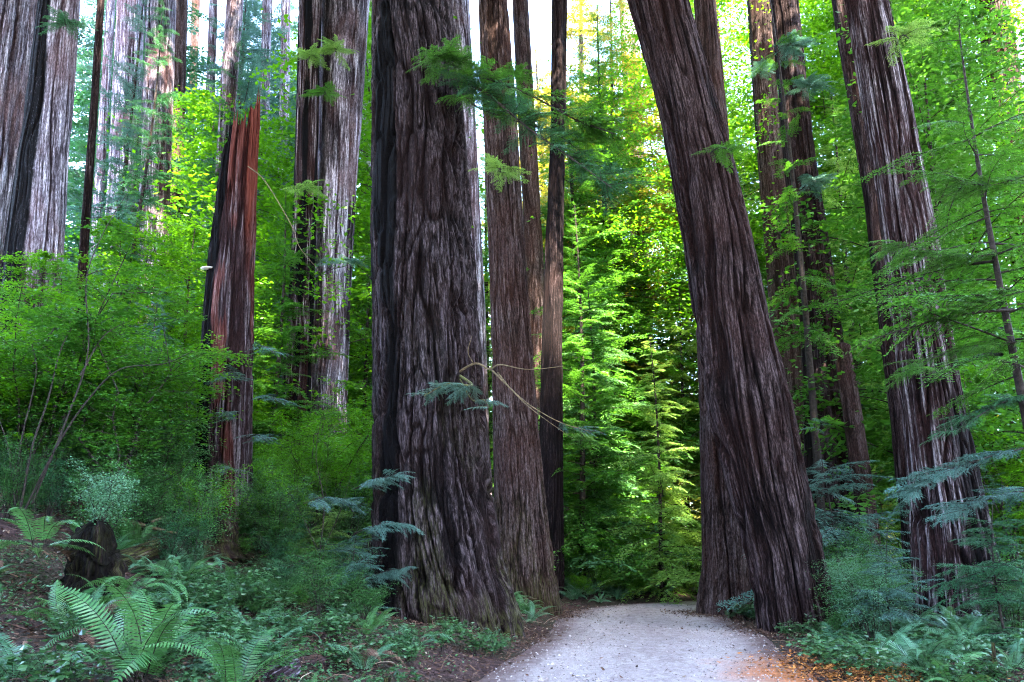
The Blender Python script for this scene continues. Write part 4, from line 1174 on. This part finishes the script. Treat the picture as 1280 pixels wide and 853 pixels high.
def ground_stuff():
    g = np.random.default_rng(9)
    P = scatter(230000, -13, 13, 5.5, 25, g, lambda x, y, d, u: (d > HALF + .05) & (u < .9 * sstep(.40, .62, fbm(np.stack([x * .7, y * .7, x * 0], -1), 3, 71)) * sstep(HALF, HALF + .9, d)))
    n = len(P); a = g.uniform(0, 6.28, n)
    D = unit(np.stack([np.cos(a), np.sin(a), g.normal(.15, .35, n)], -1)); up = unit(np.stack([g.normal(0, .35, n), g.normal(0, .35, n), np.ones(n)], -1))
    L = g.uniform(.025, .06, n)
    mb = MB(); mb.quads(leaves(P + np.stack([a * 0, a * 0, g.uniform(.02, .16, n)], -1), D, unit(np.cross(D, up)), L, L * .8, .08), np.clip(g.normal(.5, .25, n), 0, 1))
    tag(link('ground_cover', mb.mesh('ground_cover', [M['sorrel']])), 'small green sorrel leaves carpeting the banks beside the road', 'ground cover', kind='stuff')
    # dead needles, leaves, bark flakes
    P = scatter(190000, -13, 13, 5.5, 25, g, lambda x, y, d, u: (u < .8 * sstep(HALF - .55, HALF + .35, d + .5 * (fbm(np.stack([x, y, x * 0], -1), 2, 5) - .5))))
    ex = []
    for kx in ('lean', 'upright', 'big', 'second'):
        b = INFO[kx]['base']; r0 = INFO[kx]['r'][0]; m = 2600
        q = g.uniform(0, 6.28, m); rr = r0 * 1.0 + np.abs(g.normal(0, .45, m))
        e = np.stack([b[0] + np.cos(q) * rr, b[1] + np.sin(q) * rr], -1); ex.append(np.concatenate([e, gz(e[:, 0], e[:, 1])[:, None] + .02], -1))
    e = np.stack([g.uniform(-1, 8, 1100), g.uniform(8, 25, 1100)], -1); e = e[road_dist(e[:, 0], e[:, 1]) < HALF]; ex.append(np.concatenate([e, np.full((len(e), 1), .05)], -1))
    P = np.concatenate([P] + ex)
    n = len(P); a = g.uniform(0, 6.28, n)
    d = road_dist(P[:, 0], P[:, 1]); P[:, 2] = np.where(d < HALF, np.maximum(P[:, 2] * .3, .045), P[:, 2])
    D = unit(np.stack([np.cos(a), np.sin(a), g.normal(.05, .3, n)], -1)); up = unit(np.stack([g.normal(0, .5, n), g.normal(0, .5, n), np.ones(n)], -1))
    L = g.uniform(.025, .09, n)
    mb = MB(); mb.quads(leaves(P + [0, 0, .015], D, unit(np.cross(D, up)), L, L * g.uniform(.12, .6, n), .1), np.clip(g.normal(.4, .28, n), 0, 1))
    tag(link('leaf_litter', mb.mesh('leaf_litter', [M['dead']])), 'brown needles and leaf litter strewn on the soil', 'litter', kind='stuff')
    # grit and small stones on the road
    e = np.stack([g.uniform(-2, 9, 16000), 8 + 18 * g.random(16000) ** 1.4], -1); e = e[road_dist(e[:, 0], e[:, 1]) < HALF - .15]; n = len(e)
    zz = gz(e[:, 0], e[:, 1]) * .25 + .045; sz = g.uniform(.006, .02, n) * (1 + 1.5 * (g.random(n) > .97))
    a = g.uniform(0, 6.28, n); D = np.stack([np.cos(a), np.sin(a), a * 0], -1); Sd = np.stack([-np.sin(a), np.cos(a), a * 0], -1); c0 = np.concatenate([e, zz[:, None]], -1)
    up = np.array([0, 0, 1.]); p = [c0 + D * sz[:, None], c0 + Sd * sz[:, None] * .8, c0 - D * sz[:, None], c0 - Sd * sz[:, None] * .8]; tp = c0 + up * sz[:, None] * .8
    mb = MB(); tt = np.clip(g.normal(.5, .28, n), 0, 1)
    for q in range(4):
        mb.quads(np.stack([p[q], p[(q + 1) % 4], tp, (p[q] + tp) / 2], 1), tt)
    tag(link('road_grit', mb.mesh('road_grit', [tint_mat('grit', [(0, (.07, .05, .05)), (.5, (.26, .21, .20)), (1, (.46, .40, .38))])])), 'small stones and grit loose on the pale dirt road', 'grit', kind='stuff')
    # twigs
    P = scatter(1100, -11, 11, 6, 22, g, lambda x, y, d, u: d > HALF - .1)
    mb = MB()
    for p in P:
        a = g.uniform(0, 6.28); L = g.uniform(.2, .9); dd = np.array([math.cos(a), math.sin(a), g.normal(.05, .12)])
        q = np.stack([p + dd * L * t + np.array([0, 0, .02 + .05 * math.sin(t * 3) + g.normal(0, .015)]) for t in (0, .33, .66, 1)])
        mb.tube(q, g.uniform(.004, .011), .002, 4, 0, float(np.clip(g.normal(.55, .25), 0, 1)))
    tag(link('fallen_twigs', mb.mesh('fallen_twigs', [M['dead']])), 'thin dry twigs lying all over the banks', 'twigs', kind='stuff')
    # orange wood chips on the road shoulder
    m = tint_mat('orange_chips', [(0, (.05, .022, .014)), (.45, (.26, .085, .02)), (1, (.62, .25, .06))])
    c = W(1068, 838, 11.6); n = 3200
    P = np.stack([c[0] + g.normal(0, .52, n), c[1] + g.normal(0, .85, n)], -1); P = np.concatenate([P, gz(P[:, 0], P[:, 1])[:, None] + g.uniform(.02, .09, (n, 1))], -1)
    a = g.uniform(0, 6.28, n); D = unit(np.stack([np.cos(a), np.sin(a), g.normal(.15, .25, n)], -1)); up = unit(np.stack([g.normal(0, .4, n), g.normal(0, .4, n), np.ones(n)], -1))
    L = g.uniform(.02, .11, n)
    mb = MB(); mb.quads(leaves(P, D, unit(np.cross(D, up)), L, L * g.uniform(.15, .5, n), .08), g.random(n))
    tag(link('wood_chips', mb.mesh('wood_chips', [m])), 'bright orange wood chips spilled on the right road shoulder', 'wood chips', kind='stuff')


ground_stuff()


# ------------------------------------------------------------------ logs, stumps, sticks
def log_obj(name, label, cat, A, B, r0, r1, mat, seg=28, seed=1, group=None):
    A, B = np.array(A), np.array(B); n = 26; t = np.linspace(0, 1, n)
    d = unit(B - A); ref = np.array([0, 0, 1.]) if abs(d[2]) < .9 else np.array([1., 0, 0]); u = unit(np.cross(d, ref)); v = np.cross(u, d)
    th = np.linspace(0, 2 * np.pi, seg, endpoint=False)
    T, TH = np.meshgrid(t, th, indexing='ij')
    ln = np.linalg.norm(B - A)
    co = np.stack([np.cos(TH) * r0, np.sin(TH) * r0, T * ln], -1)
    rid = fbm(co * np.array([9, 9, 1.2]), 3, seed)
    rr = (r0 + (r1 - r0) * T) * (1 + .28 * (rid - .5)); 
    cap = np.where((T == 0) | (T == 1), .02, 1.0)
    V = A + (B - A) * T[..., None] + (rr * cap)[..., None] * (np.cos(TH)[..., None] * u + np.sin(TH)[..., None] * v)
    # keep the end faces flat: first and second ring share a plane
    V[1] = V[1] - (B - A) * t[1]; V[-2] = V[-2] + (B - A) * (1 - t[-2])
    i, j = np.meshgrid(np.arange(n - 1), np.arange(seg), indexing='ij'); j2 = (j + 1) % seg
    F = np.stack([i * seg + j, i * seg + j2, (i + 1) * seg + j2, (i + 1) * seg + j], -1).reshape(-1, 4)
    base = (A + B) / 2
    z = np.zeros(n * seg)
    me = make_mesh(name, V.reshape(-1, 3) - base, F, [mat], {'ridge': rid.reshape(-1), 'char': z, 'wood': z, 'moss': z + .6}, smooth=False, vecs={'bark_co': co.reshape(-1, 3)})
    o = link(name, me); o.location = base
    return tag(o, label, cat, group)


a = spot(140, 11.5); b = spot(195, 12.6)
log_obj('fallen_log', 'bluish weathered fallen log sloping between ferns left of the snag', 'log', a + [0, 0, .05], b + [.1, 0, .30], .15, .12, M['bark_mid'], seed=3)
a = spot(150, 13); b = spot(245, 13.6)
log_obj('fallen_branch', 'long thin pale branch lying on the slope above the fallen log', 'branch', a + [0, 0, .3], b + [0, 0, .35], .035, .02, M['bare'], 8, 4)
a = spot(205, 14.2); b = spot(185, 12.6)
log_obj('fallen_branch', 'short pale stick propped on the slope left of the snag', 'branch', a + [0, 0, .35], b + [0, 0, .6], .03, .02, M['bare'], 8, 5)
a = spot(470, 9.0); b = spot(590, 9.7)
log_obj('fallen_branch', 'reddish dead branch lying at the bottom edge beside the road', 'branch', a + [0, 0, .05], b + [0, 0, .05], .03, .015, M['bare'], 8, 6)
a = spot(545, 9.2); b = spot(610, 8.8)
log_obj('fallen_branch', 'second dead stick crossing the reddish branch at the bottom edge', 'branch', a + [0, 0, .08], b + [0, 0, .03], .02, .012, M['bare'], 8, 7)
a = spot(337, 8.6)
log_obj('log_end', 'small violet-grey cut log piece among ferns at the bottom left', 'log', a + [-.02, -.1, .12], a + [.06, .5, .16], .11, .12, M['bark_pale'], 16, 8)
a = spot(480, 8.4)
log_obj('rotten_stake', 'short dark rotten stake standing at the bottom edge left of the road', 'stake', a + [0, 0, -.1], a + [.02, 0, .38], .045, .04, M['bark_dark'], 10, 9)
a = spot(1245, 10.6)
log_obj('stake', 'thin broken stick standing among ferns in the bottom right corner', 'stake', a + [0, 0, -.1], a + [.04, 0, .5], .03, .02, M['bark_mid'], 8, 10)


def stump(label, px, Y, h, r, seed):
    p = spot(px, Y)
    seg, n = 60, 40; t = np.linspace(0, 1, n); th = np.linspace(0, 2 * np.pi, seg, endpoint=False)
    T, TH = np.meshgrid(t, th, indexing='ij'); co = np.stack([np.cos(TH) * r, np.sin(TH) * r, T * h], -1)
    nz_ = fbm(co * np.array([3, 3, 1.0]), 4, seed)
    rr = r * (1.5 - .8 * T ** .6) * (1 + 1.5 * (nz_ - .5) + .5 * (fbm(co * 14, 2, seed + 9) - .5)) * np.where(T > .9, np.clip((1.001 - T) / .1, 0, 1) ** .5, 1)
    V = np.stack([rr * np.cos(TH), rr * np.sin(TH), T * h * (1 + .9 * (fbm(co * 2, 2, seed + 3) - .5)) - .2], -1)
    i, j = np.meshgrid(np.arange(n - 1), np.arange(seg), indexing='ij'); j2 = (j + 1) % seg
    F = np.stack([i * seg + j, i * seg + j2, (i + 1) * seg + j2, (i + 1) * seg + j], -1).reshape(-1, 4)
    z = np.zeros(n * seg)
    o = link('stump', make_mesh('stump', V.reshape(-1, 3), F, [M['bark_dark']], {'ridge': nz_.reshape(-1), 'char': .75 * sstep(.62, .45, nz_.reshape(-1)), 'wood': z, 'moss': z + .3}, smooth=True, vecs={'bark_co': co.reshape(-1, 3)}))
    o.location = p; return tag(o, label, 'stump')


stump('dark rotten stump with a huckleberry bush growing on top at left', 110, 10.2, 1.2, .33, 5)
put_shrub('huck1', 112, 10.2, .8, 'round huckleberry bush growing on top of the dark stump', 'bush', 'huckleberry_bush', None, 'fern_blue', dz=.72)
stump('mossy black stump at the foot of the broken snag', 262, 14.6, 0.7, .4, 6)


bare_shrub('mossy bare-stemmed shrub leaning right on the left slope', 40, 11.5,
           [([(25, 640, 0), (40, 560, 0), (60, 500, .1), (75, 440, .2), (95, 400, .3)], .018), ([(30, 640, 0), (70, 560, -.1), (110, 500, -.2), (150, 462, -.3), (205, 455, -.4), (240, 440, -.5)], .016),
            ([(20, 640, .1), (25, 560, .2), (45, 470, .3), (40, 430, .3)], .015), ([(40, 630, 0), (85, 520, 0), (110, 440, .1), (108, 350, .1), (130, 290, .2), (160, 240, .3)], .016),
            ([(108, 345, .1), (120, 340, .1), (140, 335, 0)], .01), ([(100, 470, 0), (130, 420, .1), (165, 400, .1)], .012), ([(20, 640, 0), (10, 560, .1), (-10, 500, .2)], .012)], 1)
# pale sprays that hang in front of the snag's trunk
for px, py, n_, az in ((318, 438, 16, -.6), (300, 470, 16, -2.2), (296, 520, 14, -1.6), (310, 548, 16, -.7), (288, 588, 12, -1.8), (322, 500, 14, -.3)):
    branch_on('snag', [(px, py), (px + 14 * math.cos(az), py - 5), (px + 30 * math.cos(az), py + 4)], 16.6, 15.3, .012, .004, rs(n_, .1, 1, az, 1.1, .10, .24), lmat='con_blue')
bare_shrub('dark leafless many-stemmed bush among the maples left of the snag', 150, 14,
           [([(150, 640, 0), (140, 560, 0), (146, 480, .1), (135, 400, .2)], .016), ([(152, 640, 0), (170, 570, 0), (180, 500, -.1), (205, 430, -.2)], .014), ([(150, 640, 0), (120, 590, .1), (100, 540, .1), (70, 500, .2)], .012),
            ([(155, 640, 0), (190, 610, 0), (225, 590, -.1), (250, 560, -.1)], .012)], 2)
bare_shrub('thin dark twiggy bush right of the snag foot', 400, 15,
           [([(400, 690, 0), (405, 630, 0), (395, 570, .1), (402, 520, .1)], .012), ([(402, 690, 0), (425, 640, 0), (440, 590, 0)], .010), ([(398, 690, 0), (375, 640, 0), (352, 600, .1)], .010)], 3)
# dead arching twig of the snag
branch_on('snag', [(310, 208), (330, 225), (355, 265), (368, 290), (375, 310), (400, 340)], 16.4, 15.6, .014, .004, (), wmat='bare')


# ------------------------------------------------------------------ background forest in the sun
kinds_bg = ('far0', 'far1', 'far2')
n_bg = 0
for Y0, Y1, n in ((46, 60, 13), (98, 120, 26)):
    for i in range(n):
        px = -90 + (1280 + 180) * (i + rn.uniform(.15, .85)) / n; Y = rn.uniform(Y0, Y1)
        if Y < 62 and (650 < px < 720 or 820 < px < 900): continue
        kd = rn.choice(kinds_bg); z = zone(px, Y)
        top = rn.uniform(400, 520) if Y > 62 else rn.uniform(200, 480)
        put_tree(kd, px, Y, top, 'distant sunlit conifer deep in the forest ' + z, 'distant conifers ' + z, 'conifer_tree', 'conifer', lmat=rn.choice(['con_far', 'con_far', 'con_mid', 'con_light']))
        n_bg += 1
# distant trunks one can pick out
for key, lab, rows, Y, mt in (
        ('far_a', 'distant bluish trunk framed by the road bend', [(200, 782, 806), (300, 788, 811), (450, 795, 818), (720, 804, 828)], 52, 'bark_pale'),
        ('far_b', 'distant reddish trunk low at the road bend', [(480, 798, 813), (600, 800, 816), (730, 803, 820)], 44, 'bark_mid'),
        ('far_c', 'distant pale trunk high between the burnt redwood and the tall violet one', [(0, 240, 250), (300, 228, 240), (560, 215, 228)], 60, 'bark_mid'),
        ('far_f', 'slim pale distant redwood left of the slender pale one', [(0, 262, 272), (300, 250, 262), (600, 238, 252)], 45, 'bark_pale'),
        ('far_g', 'slim pale distant redwood just right of the broken snag', [(0, 328, 339), (300, 322, 334), (600, 314, 328)], 42, 'bark_pale'),
        ('far_h', 'slim pale distant redwood in the gap beside the half burnt one', [(0, 134, 144), (300, 114, 126), (600, 96, 110)], 40, 'bark_pale'),
        ('far_d', 'distant grey trunk in the gap left of the massive trunk', [(0, 455, 468), (300, 449, 463), (600, 444, 460)], 50, 'bark_pale'),
        ('far_e', 'distant trunk behind leaves at the upper right', [(0, 1160, 1176), (300, 1190, 1206), (700, 1226, 1244)], 46, 'bark_mid')):
    redwood(key, lab, rows, Y, mt, seg=80, nz=80, ridge=.05, zadd=14, seed=int(Y))


def woodland(name, label, cat, pts, tm_, lm, seed):
    """a far wood that reads as one mass: crowns and trunks in one object"""
    g = np.random.default_rng(seed); mb = MB()
    for (x, y, z0, h, rad, nb, trunk) in pts:
        zb = float(gz(x, y))
        if trunk: mb.tube(np.array([[x, y, zb - .5], [x, y, (z0 + h) * .5], [x, y, z0 + h]]), .7, .1, 8, 1)
        for k in range(nb):
            f = (k + g.random()) / nb
            L = (rad * math.sin(math.pi * (.15 + .8 * f)) ** .7 + .5) * g.uniform(.6, 1.2)
            put_bough(mb, None, tm_[g.integers(4)], np.array([x, y, z0 + f * h]), g.uniform(0, 6.28), g.normal(-.08, .18), L / 3.6, g.normal(0, .12))
    o = link(name, mb.mesh(name, [M[lm], M['bark_far']]))
    return tag(o, label, cat, kind='stuff')


M['bark_far'] = plain_mat('bark_far', (.05, .035, .035), (.16, .12, .12), 3, stretch=(1, 1, .1))
g = np.random.default_rng(15)
pts = []
for i in range(70):
    x = -130 + 260 * (i + g.random()) / 70; y = g.uniform(122, 165); h = g.uniform(10, 20)
    pts.append((x, y, float(gz(x, y)) + 1, h, 6.0, 44, True))
woodland('forest', 'far sunlit wood closing the view behind the grove', 'forest', pts, BC, 'con_far', 21)
# unseen trees added behind and beside the camera: their crowns block the sun
pts = []
for (x0, x1, y0, y1, n) in ((-22, 34, -24, -9, 26), (14, 34, -6, 16, 8), (-16, 28, -14, -4, 26)):
    for i in range(n):
        x = g.uniform(x0, x1); y = g.uniform(y0, y1)
        if y > -3 and abs(x) < .70 * y + 5.5: continue
        if road_dist(x, y) < HALF + 1.5: continue
        tall = y < -3 and y > -14
        pts.append((x, y, 27, g.uniform(30, 37) if tall else g.uniform(16, 24), 6.5, 150 if tall else 90, True))
for x, y in ((-5.4, -5), (3.4, -5.5), (-4.8, -9), (7, -4.5), (-8.5, -3.5), (-14.5, 11), (-11, 5.5), (-10.5, 2), (-18, 15), (-16, 6)):
    pts.append((x, y, 20, 42, 6.5, 150, True))
woodland('grove', 'unseen redwoods added around the viewer to shade the road and trunks', 'forest', pts, BC, 'con_dark', 22)

# ------------------------------------------------------------------ light
SUN_AZ, SUN_EL = R(158), R(58)
w = bpy.data.worlds.new('World'); S.world = w; w.use_nodes = True
nt = w.node_tree; nt.nodes.clear()
sky = nt.nodes.new('ShaderNodeTexSky'); sky.sky_type = 'NISHITA'; sky.sun_disc = False; sky.sun_elevation = SUN_EL; sky.sun_rotation = SUN_AZ
sky.air_density = 1.0; sky.dust_density = 1.2; sky.ozone_density = 1.0
bg = nt.nodes.new('ShaderNodeBackground'); bg.inputs[1].default_value = .15
out = nt.nodes.new('ShaderNodeOutputWorld'); nt.links.new(sky.outputs[0], bg.inputs[0]); nt.links.new(bg.outputs[0], out.inputs[0])
sd = bpy.data.lights.new('sun', 'SUN'); sd.energy = 3.2; sd.angle = R(.5); sd.color = (1, .90, .72)
so = bpy.data.objects.new('sun', sd); COL.objects.link(so)
dv = Vector((math.sin(SUN_AZ) * math.cos(SUN_EL), math.cos(SUN_AZ) * math.cos(SUN_EL), math.sin(SUN_EL)))
so.rotation_euler = dv.to_track_quat('Z', 'Y').to_euler(); so.location = (30, 20, 40)

vs = S.view_settings
S.display_settings.display_device = 'sRGB'
vs.view_transform = 'Standard'; vs.look = 'None'; vs.gamma = 1.0; vs.exposure = 5.15; vs.use_curve_mapping = False
c = S.cycles
c.max_bounces = 7; c.diffuse_bounces = 4; c.glossy_bounces = 2; c.transmission_bounces = 4; c.transparent_max_bounces = 4
c.caustics_reflective = False; c.caustics_refractive = False
c.use_denoising = True
c.filter_width = 1.1; c.denoising_prefilter = 'NONE'
c.sample_clamp_indirect = 6
